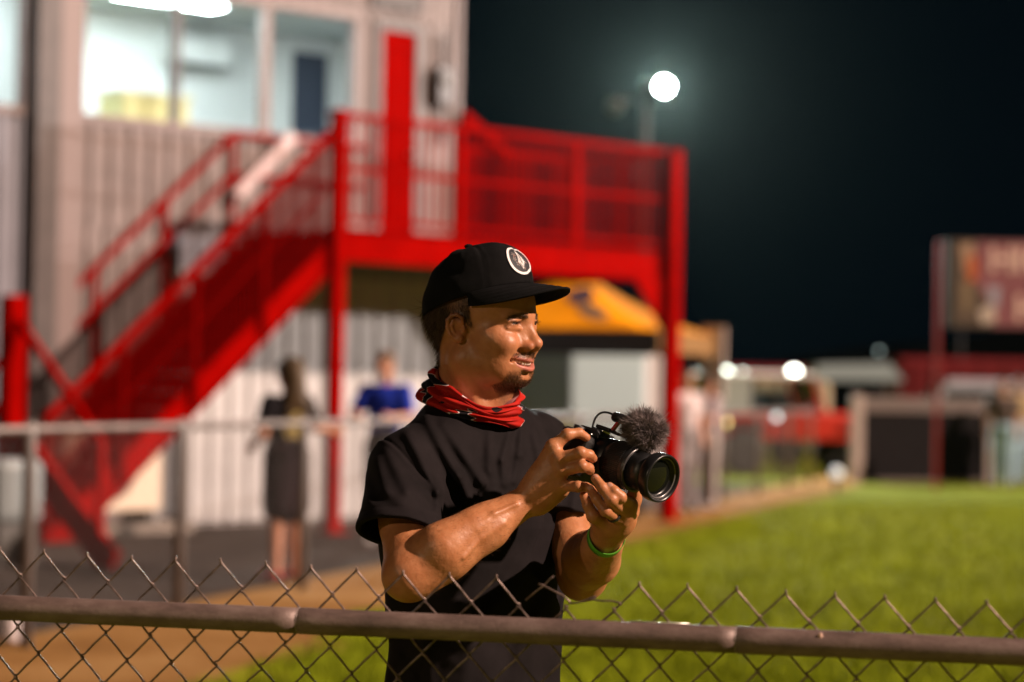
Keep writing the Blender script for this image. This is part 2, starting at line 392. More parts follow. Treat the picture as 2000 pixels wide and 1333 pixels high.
# things against the back wall of the room
ac = thing('air_conditioner', 'white wall mounted air conditioner high in the lit upstairs room', 'air conditioner', tuple(loc_b(.72, RY-.12, 5.02)), U)
b = MB(); b.box(-.42, .42, -.12, .115, 0, .30); b.build('casing', mat('ac_white', (.8, .82, .82), .4), ac, bevel=.04)
b = MB(); b.box(-.38, .38, -.10, .02, -.035, -.002); b.build('outlet_vane', mat('ac_grey', (.10, .12, .13), .5), ac)
cb = thing('cabinet', 'pale yellow low cabinet seen through the middle of the upstairs window', 'cabinet', tuple(loc_b(-.30, .95, 3.0)), U)
b = MB(); b.box(-.72, .12, -.22, .22, 0, 1.44); b.build('carcass', mat('cabinet_yellow', (.62, .56, .27), .5), cb, bevel=.01)
b = MB(); b.box(-.76, .16, -.25, .25, 1.442, 1.48); b.build('top', mat('cabinet_top', (.66, .62, .36), .5), cb)
for i in range(3): b = MB(); b.box(-.70+.27*i, -.44+.27*i, -.235, -.222, .08, 1.40); b.build('door', mat('cabinet_yellow', (.6, .52, .2)), cb)
dr = MB(); dr.box(2.14, 2.66, RY-.03, RY-.002, 3.0, 5.34); d_ = dr.build('room_door', mat('room_door_blue', (.028, .04, .075), .35), bld)
b = MB(); b.box(2.02, 2.12, RY-.06, RY-.002, 3.0, 5.46); b.box(2.68, 2.78, RY-.06, RY-.002, 3.0, 5.46); b.box(2.12, 2.68, RY-.06, RY-.002, 5.36, 5.46); b.build('frame', mat('door_frame_white', (.85, .86, .86), .5), d_)
# red front door
b = MB(); b.box(1.82, 2.31, -.02, .09, 3.02, 5.36); d_ = b.build('door', M_RED, bld, bevel=.006)
b = MB(); b.box(1.74, 1.82, -.05, .10, 3.0, 5.44); b.box(2.31, 2.39, -.05, .10, 3.0, 5.44); b.box(1.82, 2.31, -.05, .10, 5.36, 5.44); b.build('frame', M_TRIM, d_)
b = MB(); b.ball((2.24, -.06, 4.02), .035); b.build('handle', mat('steel', (.5, .5, .5), .3, 1), d_, True)
b = MB(); b.box(1.88, 2.25, -.026, -.021, 3.15, 4.0); b.box(1.88, 2.25, -.026, -.021, 4.15, 5.2); b.build('door_panel', M_RED, d_)
t = thing('meter_box', 'dark grey meter box with conduit on the wall beside the red door', 'meter box', tuple(loc_b(2.66, -.034, 4.62)), U)
b = MB(); b.box(-.11, .11, -.13, 0, 0, .40); b.build('box', mat('meter_grey', (.10, .10, .11), .5), t, bevel=.01)
b = MB(); b.tube([(0, -.05, .40), (0, -.05, .72), (.06, -.05, .78)], .025); b.build('conduit', mat('meter_grey', (.1, .1, .1)), t, True); b = MB(); b.tube([(0, -.05, 0), (0, -.05, -.45)], .025); b.build('conduit', mat('meter_grey', (.1, .1, .1)), t, True)
b = MB(); b.lathe([(0, -.15), (.075, -.15), (.08, -.13), (0, -.13)], 20, (0, 0, .25), 'y'); b.build('dial', mat('dial_glass', (.25, .26, .27), .1), t, True)
# dark plate over the door, cut off by the top of the picture
b = MB(); b.box(1.66, 2.36, -.060, -.032, 5.60, 5.95); b.build('sign_plate', mat('plate_dark', (.06, .05, .05), .6), bld)

# ============================================================ RED STEEL STAIR AND DECK
DZ = 3.0
deck = thing('balcony', 'red steel balcony on posts outside the red door', 'balcony', tuple(OA), U)
DX = 4.84
def D(fn, name, m=M_RED, parent=deck, bevel=0):
    b = MB(); fn(b); return b.build(name, m, parent, bevel=bevel)
D(lambda b: b.box(0, DX, .06, 1.46, DZ-.05, DZ), 'floor_plate')
D(lambda b: (b.box(-.04, DX+.04, -.02, .05, DZ-.30, DZ+.02), b.box(-.04, DX+.04, -.05, .05, DZ-.30, DZ-.28), b.box(-.04, DX+.04, -.05, .05, DZ+.02, DZ+.035)), 'edge_beam')
D(lambda b: b.box(DX-.05, DX+.02, .05, 1.46, DZ-.30, DZ-.05), 'edge_beam'); D(lambda b: b.box(2.99, DX, 1.40, 1.46, DZ-.30, DZ-.05), 'edge_beam')
for x in (.8, 1.6, 2.4, 3.2, 4.0): D(lambda b: b.box(x-.03, x+.03, .06, 1.40, DZ-.22, DZ-.051), 'joist')
def post(x, y, z0, z1, wd=.10): return D(lambda b: b.box(x-wd/2, x+wd/2, y-wd/2, y+wd/2, z0, z1), 'post', bevel=.006)
RT = DZ+1.16
post(0, -.08, 0, RT+.04, .13); post(DX, -.08, 0, RT+.02, .15); post(DX, 1.50, DZ-.30, RT, .12)
for x in (1.67, 3.36): post(x, 0, DZ+.036, RT-.03, .09)
post(DX, .75, DZ, RT-.03, .07); post(3.05, 1.48, DZ, RT-.03, .08)
for x, z in ((0, 0), (DX, 0)): D(lambda b: b.box(x-.14, x+.14, -.22, .06, .008, .02), 'base_plate')
D(lambda b: b.box(-.05, DX+.07, -.05, .03, RT-.03, RT+.03), 'top_rail'); D(lambda b: b.box(.05, DX-.05, -.03, .02, DZ+.60, DZ+.645), 'mid_rail'); D(lambda b: b.box(.05, DX-.05, -.03, .02, DZ+.10, DZ+.14), 'bottom_rail')
D(lambda b: b.box(DX-.03, DX+.03, .03, 1.5, RT-.03, RT+.03), 'top_rail'); D(lambda b: b.box(3.0, DX, 1.46, 1.52, RT-.03, RT+.03), 'top_rail')
D(lambda b: b.box(DX-.02, DX+.02, .03, 1.5, DZ+.10, DZ+.14), 'bottom_rail'); D(lambda b: b.box(3.0, DX, 1.47, 1.51, DZ+.10, DZ+.14), 'bottom_rail')
D(lambda b: b.beam((2.97, 1.40, RT+.36), (3.70, 1.40, RT-.05), .06, .10), 'gusset_rail')
pm = MB(); pm.box(-.010, .010, -.010, .010, 0, RT-DZ-.17); pme = pm.mesh('picket', M_RED)
def picket(x, y, z=DZ+.14, parent=deck):
    o = link('picket', pme, parent); o.location = (x, y, z)
n = 42
for i in range(1, n): picket(DX*i/n, 0)
for i in range(1, 13): picket(DX, 1.5*i/13)
for i in range(1, 17): picket(3.0+1.84*i/17, 1.49)
D(lambda b: b.prism([(DX-.55, DZ-.301), (DX-.08, DZ-.301), (DX-.08, DZ-.85)], -.045, .0), 'bracket')

st = thing('staircase', 'red steel staircase with solid sides climbing left to right to the balcony', 'stairs', tuple(OA), U)
def S(fn, name, m=M_RED, bevel=0):
    b = MB(); fn(b); return b.build(name, m, st, bevel=bevel)
LZ = 1.0; X0 = -3.32; SL = (DZ-.05-LZ)/2.2
zl = lambda x: DZ-.05+SL*x
for y in (-.02, 1.42):
    S(lambda b: b.prism([(-.08, zl(-.08)-.30), (-.08, zl(-.08)+.02), (X0, zl(X0)+.02), (X0, zl(X0)-.30)], y-.035, y+.035), 'stringer')
    S(lambda b: (b.prism([(-.08, zl(-.08)-.30), (-.08, zl(-.08)-.27), (X0, zl(X0)-.27), (X0, zl(X0)-.30)], y-.075, y-.036)), 'stringer_flange')
nt_ = 16
for i in range(nt_):
    x1 = -3.2*i/nt_; x0 = -3.2*(i+1)/nt_; z = zl(x0)+.02
    S(lambda b: b.box(x0-.02, x1+.03, .016, 1.384, z, z+.035), 'tread'); S(lambda b: b.box(x1+.0, x1+.02, .016, 1.384, z+.036, z+.17), 'riser', M_RED_D)
# outer side: posts, handrail and dark mesh infill panels
PX = (-.10, -.90, -1.70, -2.50, -3.30)
for x in PX[1:]: S(lambda b: b.box(x-.030, x+.030, -.10, -.05, max(0, zl(x)-.2), zl(x)+1.10), 'post', M_RED_D)
pb_ = MB(); pb_.box(-.011, .011, -.011, .011, 0, 1.04); spm = pb_.mesh('picket', M_RED_D)
for a, c in zip(PX[:-1], PX[1:]):
    n = round((a-c)/.05)
    for i in range(1, n):
        x = a+(c-a)*i/n; o = link('picket', spm, st); o.location = (x, -.072, zl(x)+.025)
    S(lambda b: b.beam((a-.03, -.072, zl(a)+.55), (c+.03, -.072, zl(c)+.55), .012, .04), 'mid_rail', M_RED_D)
S(lambda b: b.beam((-.06, -.075, zl(-.06)+1.10), (X0+.02, -.075, zl(X0+.02)+1.10), .07, .06), 'handrail')
# inner side along the wall
IX = (-.16, -1.0, -1.81, -2.65, -3.48)
zi = lambda x: zl(x)+1.24
for x in IX: S(lambda b: b.box(x-.025, x+.025, 1.44, 1.475, max(0, zl(x)-.1), zi(x)), 'post')
S(lambda b: b.beam((-.16, 1.45, zi(-.16)), (-3.5, 1.45, zi(-3.5)), .05, .06), 'handrail'); S(lambda b: b.beam((-.16, 1.45, zi(-.16)-.42), (-3.5, 1.45, zi(-3.5)-.42), .045, .05), 'mid_rail')
S(lambda b: (b.box(-.16, 1.60, 1.43, 1.47, zi(-.16)-.03, zi(-.16)+.02), b.box(-.16, 1.60, 1.43, 1.47, zi(-.16)-.45, zi(-.16)-.41)), 'handrail')
b = MB(); b.beam((-.18, 1.38, zi(-.18)-.62), (.55, 1.38, zi(-.18)+.05), .09, .10); b.build('pale_brace', mat('pale_metal', (.55, .42, .42), .35), st)
# turning landing and the short lower flight towards the yard
S(lambda b: b.box(-4.53, -4.36, -1.45, -1.28, 0, 2.16), 'corner_post', bevel=.008)
S(lambda b: b.beam((-4.44, -1.46, .98), (-4.44, -2.90, .02), .06, .26), 'stringer')
S(lambda b: b.beam((-4.44, -1.36, 2.02), (-4.44, -2.70, .98), .05, .06), 'handrail'); S(lambda b: b.box(-4.47, -4.41, -2.73, -2.67, .1, 1.0), 'post')

def wpos(x, y, z=0): return tuple(OA+UV*x+NV*y+Vector((0, 0, z)))
# outdoor condenser below the stair
t = thing('condenser_unit', 'cream outdoor condenser with a round fan under the red stair', 'condenser', wpos(-2.05, .95), U)
M_CREAM = mat('condenser_cream', (.62, .50, .38), .5)
b = MB(); b.box(-.55, .55, -.26, .26, .12, .98); b.build('casing', M_CREAM, t, bevel=.02)
b = MB(); b.lathe([(.22, -.262), (.34, -.262), (.34, -.30), (.30, -.31), (.22, -.30)], 32, (-.10, 0, .56), 'y'); b.f = b.f[:-2]; b.mi = b.mi[:-2]; b.build('fan_ring', mat('fan_dark', (.06, .055, .05), .6), t, True)
b = MB(); b.lathe([(0, -.264), (.22, -.264), (.22, -.27), (0, -.275)], 24, (-.10, 0, .56), 'y'); b.build('fan_hub', mat('hub_pale', (.35, .29, .24), .5), t, True)
for s in (-.45, .45): b = MB(); b.box(s-.04, s+.04, -.24, .24, .0, .118); b.build('foot', mat('fan_dark', (.06, .055, .05)), t)
b = MB(); b.box(-2.9, -1.2, .55, 1.48, .012, .10); b.mesh
o = link('concrete_pad', b.mesh('concrete_pad', mat('concrete', (.20, .165, .14), .9, var=.15))); o.matrix_basis = Matrix.Translation(OA) @ Matrix.Rotation(U, 4, 'Z'); tag(o, kind='structure')
t.location.z = .10
t = thing('utility_box', 'rounded grey utility box at the left edge beside the red corner post', 'utility box', tuple(P(12, 1095, 19.0)*1.0), U); t.location.z = 0
b = MB(); b.box(-.22, .20, -.22, .22, .35, .84); b.build('casing', mat('bin_grey', (.20, .23, .24), .5), t, bevel=.06)
b = MB(); b.box(-.18, .16, -.18, .18, 0, .348); b.build('stand', mat('fan_dark', (.06, .055, .05)), t)
# ============================================================ BACK FENCE (chain link) ALONG THE PATH
M_GALV = mat('galvanised', (.16, .14, .135), .5, .4, var=.2, vscale=5)
bf = thing('chain_link_fence', 'grey chain link fence with pipe rail running away along the path', 'fence', tuple(FA), math.atan2(FU.y, FU.x))
FL = 27.6
b = MB(); b.tube([(-6, 0, 1.19), (FL, 0, 1.19)], .026, 10); b.build('top_rail', M_GALV, bf, True)
b = MB(); b.lathe([(.0, 0), (.034, 0), (.034, 1.2), (.028, 1.235), (.0, 1.24)], 12); pme2 = b.mesh('post', M_GALV, True)
ts = [-4.0, -1.85, .36, 2.40, 4.55]+[4.55+2.6*i for i in range(1, 9)]+[FL]
for t_ in ts: o = link('post', pme2, bf); o.location = (t_, .0, 0)
dm = MB(); nw = int((FL+6)/.075); M_WIRE2 = mat('wire_grey', (.07, .06, .055), .6, .3)
for i in range(nw):
    x = -6+i*.075
    for s in (1, -1):
        # one long wire each way, laid as a thin three sided rod
        x1 = x+s*1.12
        if x1 < -6.2 or x1 > FL+.2: continue
        dm.tube([(x, .028+.003*s, .05), (x1, .028+.003*s, 1.17)], .0013, 3, False)
mo = dm.build('mesh', M_WIRE2, bf); mo['kind'] = 'stuff'

# ============================================================ TENT
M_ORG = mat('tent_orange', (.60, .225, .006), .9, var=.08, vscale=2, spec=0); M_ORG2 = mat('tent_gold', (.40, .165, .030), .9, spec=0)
K = P(1287, 640, 29.0); a1 = Vector((-.952, .307, 0)); a2 = Vector((.307, .952, 0))
tt = thing('canopy_tent', 'orange pop-up canopy tent with dark valance beside the red balcony post', 'tent', (K.x, K.y, 0))
EZ, PZ = 2.20, 3.04
K0 = Vector((0, 0, EZ)); c1 = K0+a1*3; c2 = K0+a2*3; c3 = K0+(a1+a2)*3; pk = K0+(a1+a2)*1.5+Vector((0, 0, PZ-EZ))
def sagface(A_, B_, C_, n=10):
    b = MB(); idx = {}; vs_ = []
    for i in range(n+1):
        for j in range(n+1-i):
            u, v = i/n, j/n; p = A_*(1-u-v)+B_*u+C_*v
            p = p-Vector((0, 0, .16*4*(u+v)*(1-u-v)*.7+.0)); idx[i, j] = len(vs_); vs_.append(p)
    fs = []
    for i in range(n):
        for j in range(n-i):
            fs.append((idx[i, j], idx[i+1, j], idx[i, j+1]))
            if i+j < n-1: fs.append((idx[i+1, j], idx[i+1, j+1], idx[i, j+1]))
    b.add(vs_, fs); return b
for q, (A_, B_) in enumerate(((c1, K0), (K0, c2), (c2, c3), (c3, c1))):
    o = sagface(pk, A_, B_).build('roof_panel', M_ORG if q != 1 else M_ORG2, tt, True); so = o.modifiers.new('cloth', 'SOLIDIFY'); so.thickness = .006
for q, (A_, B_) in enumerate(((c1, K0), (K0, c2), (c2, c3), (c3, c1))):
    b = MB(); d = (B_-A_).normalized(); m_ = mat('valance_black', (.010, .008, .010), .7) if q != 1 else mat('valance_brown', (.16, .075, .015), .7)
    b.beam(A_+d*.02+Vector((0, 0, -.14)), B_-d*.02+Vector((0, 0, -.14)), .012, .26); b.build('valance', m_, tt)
for c_ in (K0, c1, c2, c3):
    inn = (K0+(a1+a2)*1.5-c_).normalized()*.07; b = MB(); b.box(-.025, .025, -.025, .025, 0, EZ-.02); o = b.build('leg', mat('leg_white', (.55, .50, .48), .5), tt); o.location = (c_.x+inn.x, c_.y+inn.y, 0)
# dark printed marks and a paler patch on the roof
def roofmark(A_, B_, cu, cv, r, m, name, asp=.5):
    b = MB(); vs_ = []
    nrm = (A_-pk).cross(B_-pk).normalized(); nrm = nrm if nrm.z > 0 else -nrm
    for i in range(20):
        an = 2*math.pi*i/20; u = cu+r*math.cos(an); v = cv+r*asp*math.sin(an); p = pk*(1-u-v)+A_*u+B_*v-Vector((0, 0, .16*4*(u+v)*(1-u-v)*.7)); vs_.append(p+nrm*.012)
    b.add(vs_, [tuple(range(20))]); b.build(name, m, tt)
roofmark(c1, K0, .10, .26, .085, mat('print_dark', (.05, .03, .05), .6), 'printed_mark', 1.0); roofmark(c1, K0, .52, .20, .10, MATS['print_dark'], 'printed_mark', .9)
roofmark(c1, K0, .14, .48, .06, mat('print_pale', (.17, .10, .055), .6), 'printed_patch', 2.5)
b = MB(); q = c2-a2*.1; b.beam(q+Vector((0, 0, .12)), Vector((q.x, q.y, 1.35)), .30, .06, up=tuple(a2)); b.build('side_curtain', mat('curtain_pale', (.52, .42, .38), .7), tt)
# enclosed white trailer behind the tent
t = thing('cargo_trailer', 'pale blue and white enclosed trailer behind the orange tent', 'trailer', (.85+.3, 34.2, 0), math.radians(12))
b = MB(); b.box(-.55, .55, -.9, 2.6, .42, 2.55); b.build('body', mat('trailer_blue', (.33, .40, .41), .4, spec=.4), t, bevel=.05)
b = MB(); b.box(.556, .95, -.7, -.62, .45, 2.35); b.build('open_door', mat('trailer_white', (.52, .46, .45), .5), t)
b = MB(); b.box(-.56, .56, -.93, -.902, .36, .50); b.build('bumper', mat('rubber', (.02, .02, .02), .8), t)
for s in (-.48, .48):
    b = MB(); b.lathe([(0, -.1), (.30, -.1), (.33, -.07), (.33, .07), (.30, .1), (0, .1)], 20, (0, 0, 0), 'x'); o = b.build('wheel', mat('rubber', (.02, .02, .02)), t, True); o.location = (s, 1.0, .33)
    b = MB(); b.box(s-.07, s+.07, -.925, -.902, .60, .74); b.build('tail_light', mat('tail_red', (.4, .01, .01), .3), t)
# folding table with boxes under the tent
t = thing('folding_table', 'folding table with a dark cloth under the orange tent', 'table', (.35, 31.6, 0), math.radians(-18))
b = MB(); b.box(-.9, .9, -.38, .38, .72, .76); b.build('tabletop', mat('table_white', (.4, .38, .35), .5), t)
b = MB(); b.box(-.92, .92, -.41, -.39, .12, .765); b.build('cloth', mat('cloth_dark', (.03, .03, .022), .8), t)
for sx in (-.8, .8):
    for sy in (-.3, .3): b = MB(); b.tube([(sx, sy, 0), (sx, sy, .72)], .016); b.build('leg', M_GALV, t)
for i, (x, wd, h, c_, lb) in enumerate(((.02, .34, .42, (.34, .17, .06), 'brown cardboard box on the table under the orange tent'), (.52, .30, .30, (.02, .035, .012), 'dark green crate on the table under the orange tent'), (.86, .22, .36, (.22, .2, .05), 'olive cooler box on the table under the orange tent'))):
    t2 = thing(('cardboard_box', 'crate', 'cooler_box')[i], lb, ('box', 'crate', 'cooler')[i], (.35+x-.55, 31.6-.05*i, .765), math.radians(-18))
    b = MB(); b.box(-wd/2, wd/2, -.15, .15, 0, h); b.build('body', mat('pack%d' % i, c_, .7), t2, bevel=.01)
    b = MB(); b.box(-wd/2-.01, wd/2+.01, -.16, .16, h+.001, h+.03); b.build('lid', mat('packlid%d' % i, tuple(q*.8 for q in c_), .7), t2)

# ============================================================ PEOPLE IN THE BACKGROUND
M_SKIN2 = mat('skin_far', (.50, .23, .14), .5)
def figure(name, label, loc, rotz, h, top, bottom, hair, arms, shorts=False, hairlong=False, shoe=(.05, .05, .05), skirt=False, print_=None, group=None):
    """standing person, local frame faces +X; arms: two (elbow, hand) pairs for the -Y and +Y side, in units of body height"""
    p = thing('person', label, 'person', loc, rotz, group)
    g = Grid(np.array([-.30, -.36, -.01])*h, np.array([.45, .36, 1.01])*h, .0085*h); S_ = lambda *q: np.array(q)*h
    A = lambda a, c, ra, rb, k=.02: g.ap(cone(S_(*a), S_(*c), ra*h, rb*h), k*h)
    for s in (-1, 1):
        A((0, s*.05, .50), (.0, s*.052, .28), .052, .036); A((0, s*.052, .28), (-.008, s*.055, .05), .034, .021); A((-.01, s*.055, .022), (.075, s*.065, .014), .021, .015)
    g.ap(ell(S_(0, 0, .54), S_(.065, .088, .075)), .03*h); g.ap(ell(S_(0, 0, .67), S_(.058, .080, .13)), .04*h); g.ap(ell(S_(0, 0, .755), S_(.055, .10, .07)), .03*h)
    A((-.005, 0, .80), (.005, 0, .87), .030, .028)
    g.ap(ell(S_(.012, 0, .93), S_(.052, .043, .066)), .012*h); g.ap(ell(S_(.066, 0, .922), S_(.012, .009, .012)), .006*h)
    g.ap(ell(S_(.058, 0, .905), S_(.010, .022, .010)), .008*h); g.ap(ell(S_(.062, .020, .934), S_(.012, .012, .007)), .006*h, 's'); g.ap(ell(S_(.062, -.020, .934), S_(.012, .012, .007)), .006*h, 's')
    for s in (-1, 1): g.ap(ell(S_(.005, s*.044, .925), S_(.012, .006, .018)), .004*h)
    for (el, ha), s in zip(arms, (-1, 1)):
        sh = (0, s*.105, .795)
        A(sh, el, .032, .024); A(el, ha, .024, .016); d = np.array(ha)-np.array(el); d = d/np.linalg.norm(d)
        g.ap(ell(S_(*ha)+d*.025*h, S_(.022, .022, .030)), .012*h)
    V, Q = g.surf(); bo2 = link('body', mesh_np('body', V, Q, M_SKIN2), p)
    for s in (-1, 1):
        b = MB(); b.ball((.053*h, s*.020*h, .934*h), .0072*h, 8, 6); b.build('eye', mat('eye_far', (.10, .07, .06), .3), p, True)
    b = MB(); b.ball((.0605*h, 0, .8955*h), (.005*h, .015*h, .003*h), 10, 6); b.build('mouth', mat('lip_far', (.30, .09, .075), .5), p, True)
    g = Grid(np.array([-.30, -.36, .40])*h, np.array([.45, .36, .9])*h, .009*h)
    g.ap(ell(S_(0, 0, .66), S_(.070, .094, .16))); g.ap(ell(S_(0, 0, .755), S_(.068, .112, .075)), .03*h); A((0, -.1, .80), (0, .1, .80), .034, .034)
    for (el, ha), s in zip(arms, (-1, 1)):
        e = np.array(el); s0 = np.array((0, s*.105, .795)); m_ = s0+(e-s0)*.62; A(tuple(s0), tuple(m_), .040, .042)
    V, Q = g.surf(); mk = V[:, 2] > .50*h; link('tshirt', mesh_np('tshirt', V, Q, mat('top_'+'%.2f%.2f%.2f' % top, top, .85, var=.2, vscale=6, spec=.08)), p)
    g = Grid(np.array([-.2, -.25, .02])*h, np.array([.3, .25, .62])*h, .009*h)
    zb = .34 if shorts else .05
    if skirt: A((0, -.03, .56), (0, -.03, .34), .085, .088); A((0, .03, .56), (0, .03, .34), .085, .088)
    else:
        for s in (-1, 1):
            A((0, s*.05, .50), (.0, s*.052, .36), .062, .054)
            if not shorts: A((0, s*.052, .36), (-.006, s*.055, .06), .050, .040)
    g.ap(ell(S_(0, 0, .55), S_(.075, .097, .07)), .03*h)
    V, Q = g.surf(); link('shorts' if shorts else 'trousers', mesh_np('bottom', V, Q, mat('bot_'+'%.2f%.2f%.2f' % bottom, bottom, .85, var=.2, vscale=5, spec=.08)), p)
    g = Grid(np.array([-.14, -.1, .70])*h, np.array([.12, .1, 1.03])*h, .006*h)
    g.ap(ell(S_(.004, 0, .945), S_(.058, .050, .062)))
    g.ap(ell(S_(.075, 0, .915), S_(.045, .06, .05)), .01*h, 's')
    if hairlong: A((-.03, 0, .95), (-.062, -.012, .80), .056, .044); A((-.06, -.02, .82), (-.07, -.05, .735), .034, .018); A((-.055, .02, .84), (-.066, .04, .75), .032, .02)
    else: g.ap(ell(S_(.02, 0, .88), S_(.09, .07, .035)), .01*h, 's')
    V, Q = g.surf(); link('hair', mesh_np('hair', V, Q, mat('hair_'+'%.2f%.2f' % hair[:2], hair, .6, var=.4, vscale=12, spec=.2)), p)
    for s in (-1, 1):
        b = MB(); b.ball((.028*h, s*.058*h, .022*h), (.070*h, .030*h, .026*h), 12, 8); b.v = [(q[0], q[1], max(.003, q[2])) for q in b.v]
        b.build('shoe', mat('shoe_'+'%.2f%.2f' % shoe[:2], shoe, .6), p, True)
    if print_:
        b = MB(); vs_ = []
        n = 8
        for i in range(n+1):
            for j in range(n+1):
                y = (-.06+.12*i/n)*h; z = (.64+.13*j/n)*h; x = -(.067*math.sqrt(max(.05, 1-(y/(.100*h))**2))+.006)*h-.004
                vs_.append((x, y, z))
        b.add(vs_, [(i*(n+1)+j, i*(n+1)+j+1, (i+1)*(n+1)+j+1, (i+1)*(n+1)+j) for i in range(n) for j in range(n)])
        b.build('shirt_print', print_, p, True)
    return p
down = lambda s: ((-.01, s*.135, .64), (.03, s*.135, .50))
pm_ = mat('print_yellow', (.36, .26, .03), .7, var=.6, vscale=9, col2=(.08, .06, .04))
woman = figure('person', 'woman with long brown hair, black printed t-shirt, dark shorts and red shoes behind the fence', tuple(P(556, 1138, 18.15)-Vector((0, 0, P(556, 1138, 18.15).z))), math.radians(132), 1.66, (.010, .009, .011), (.013, .006, .008),
       (.060, .036, .016), (((.05, -.19, .69), (.06, -.33, .665)), ((.0, .14, .66), (.10, .12, .60))), shorts=True, hairlong=True, shoe=(.50, .03, .035), skirt=True, print_=pm_)
blue = figure('person', 'man in a bright blue t-shirt standing by the pale wall', (P(748, 1060, 22.2).x, 22.2, 0), math.radians(-110), 1.78, (.014, .032, .32), (.05, .05, .06),
       (.10, .055, .03), (((.06, -.15, .67), (.13, -.10, .66)), ((.02, .14, .66), (.14, .08, .66))), shoe=(.3, .28, .28))
for i, (px, d, rz, h, top, bot, lb) in enumerate((
    (1338, 29.6, -60, 1.74, (.42, .34, .34), (.20, .17, .17), 'person in a white t-shirt and grey trousers right of the orange tent'),
    (1384, 30.4, 200, 1.70, (.36, .28, .30), (.26, .22, .21), 'person in a pale pink top with folded arms behind the chain link fence'),
    (1957, 39.5, -100, 1.76, (.10, .075, .07), (.30, .44, .54), 'person in a brown top and light blue jeans beside the white barrier'),
    (1988, 40.3, -75, 1.80, (.30, .22, .12), (.30, .42, .52), 'person in a tan top and light blue jeans at the right edge'))):
    figure('person', lb, (P(px, 900, d).x, d, 0), math.radians(rz), h, top, bot, (.05, .03, .02), (((.05, -.14, .66), (.12, -.02, .69)) if i == 1 else down(-1), ((.05, .14, .66), (.12, .02, .70)) if i == 1 else down(1)), shoe=(.25, .22, .22))

# ============================================================ FAR SIDE OF THE FIELD
# white barrier with a black mesh screen
bx0 = P(1672, 940, 40.2); bx1 = P(1932, 940, 40.8)
t = thing('barrier', 'white framed barrier with a black mesh screen across the field', 'barrier', (bx0.x, bx0.y, 0), math.atan2(bx1.y-bx0.y, bx1.x-bx0.x))
bl = math.hypot(bx1.x-bx0.x, bx1.y-bx0.y); M_PALE = mat('barrier_white', (.38, .30, .28), .5)
for x in (0, bl): b = MB(); b.box(x-.09, x+.09, -.08, .08, 0, 1.46); b.build('post', M_PALE, t, bevel=.01)
b = MB(); b.box(.09, bl-.09, -.05, .05, 1.18, 1.42); b.build('top_board', mat('barrier_board', (.14, .105, .10), .6), t, bevel=.01)
b = MB(); b.box(.09, bl-.09, -.02, .02, .06, 1.178); b.build('mesh_screen', mat('screen_black', (.012, .010, .011), .9, var=.3, vscale=12, spec=.1), t)
b = MB(); b.box(.09, bl-.09, -.03, .03, .0, .058); b.build('bottom_board', mat('barrier_board', (.14, .105, .10)), t)
# red sign mast with a printed board
sp = P(1828, 930, 37.4)
t = thing('sign_board', 'tall printed sign board on a red mast above the white barrier', 'sign', (sp.x, sp.y, 0)); t.scale = (.93, .93, .93)
b = MB(); b.box(-.03, .03, -.03, .03, 0, 4.15); b.build('mast', mat('mast_red', (.24, .010, .008), .5), t)
b = MB(); b.box(.10, 2.55, -.04, .03, 2.72, 4.18); b.build('frame', mat('sign_frame', (.035, .032, .032), .6), t)
b = MB(); b.box(2.35, 2.49, .031, .17, 0, 4.1); b.build('mast', mat('mast_red', (.24, .01, .008)), t)
b = MB(); b.box(.24, 2.52, -.047, -.0405, 2.74, 4.16); bo_ = b.build('board', mat('sign_pink', (.26, .085, .11), .6, var=.15, vscale=3), t)
def flat(poly, m, name, off=.0):
    b = MB(); b.add([(x, -.0475-off, z) for x, z in poly], [tuple(range(len(poly)))]); return b.build(name, m, bo_)
flat([(.24, 2.74), (.24, 4.16), (.62, 4.16), (.60, 3.5), (.95, 2.95), (.9, 2.74)], mat('sign_brown', (.10, .065, .05), .7), 'printed_panel', .001)
flat([(.34, 4.10), (.55, 4.14), (.60, 3.70), (.42, 3.62)], mat('sign_tan', (.42, .26, .18), .7), 'printed_shape', .002); flat([(.46, 3.90), (.62, 3.92), (.64, 3.55), (.48, 3.45)], mat('sign_orange', (.50, .10, .015), .7), 'printed_shape', .003)
flat([(.36, 3.50), (.55, 3.45), (.52, 2.95), (.40, 3.0)], mat('sign_sand', (.22, .15, .09), .7), 'printed_shape', .002); flat([(.66, 3.0), (.92, 3.15), (.95, 2.82), (.72, 2.78)], mat('sign_white', (.55, .44, .40), .7), 'printed_shape', .002)
flat([(.80, 3.42), (1.02, 3.40), (.98, 3.05), (.86, 3.1)], mat('sign_grey', (.36, .34, .44), .7), 'printed_shape', .003)
for txt, x, z, sz in (('HIGH', .82, 3.66, .60), ('HOU', 1.26, 2.86, .60)):
    c = bpy.data.curves.new('lettering', 'FONT'); c.body = txt; c.size = sz; c.extrude = .003; c.offset = .014; o = bpy.data.objects.new('lettering', c); COL.objects.link(o)
    COL.objects.unlink(o); o.parent = None
    me = bpy.data.meshes.new_from_object(o); me.transform(Matrix.Translation((x, -.052, z)) @ Matrix.Rotation(math.radians(90), 4, 'X')); me.materials.clear(); me.materials.append(mat('sign_letter', (.78, .52, .48), .6))
    bpy.data.objects.remove(o); link('lettering', me, bo_)
b = MB(); b.lathe([(0, -.001), (.06, -.001), (.06, .004), (0, .004)], 16, (1.55, -.056, 3.46), 'y'); b.build('printed_star', mat('star_dark', (.03, .04, .06), .6), bo_)
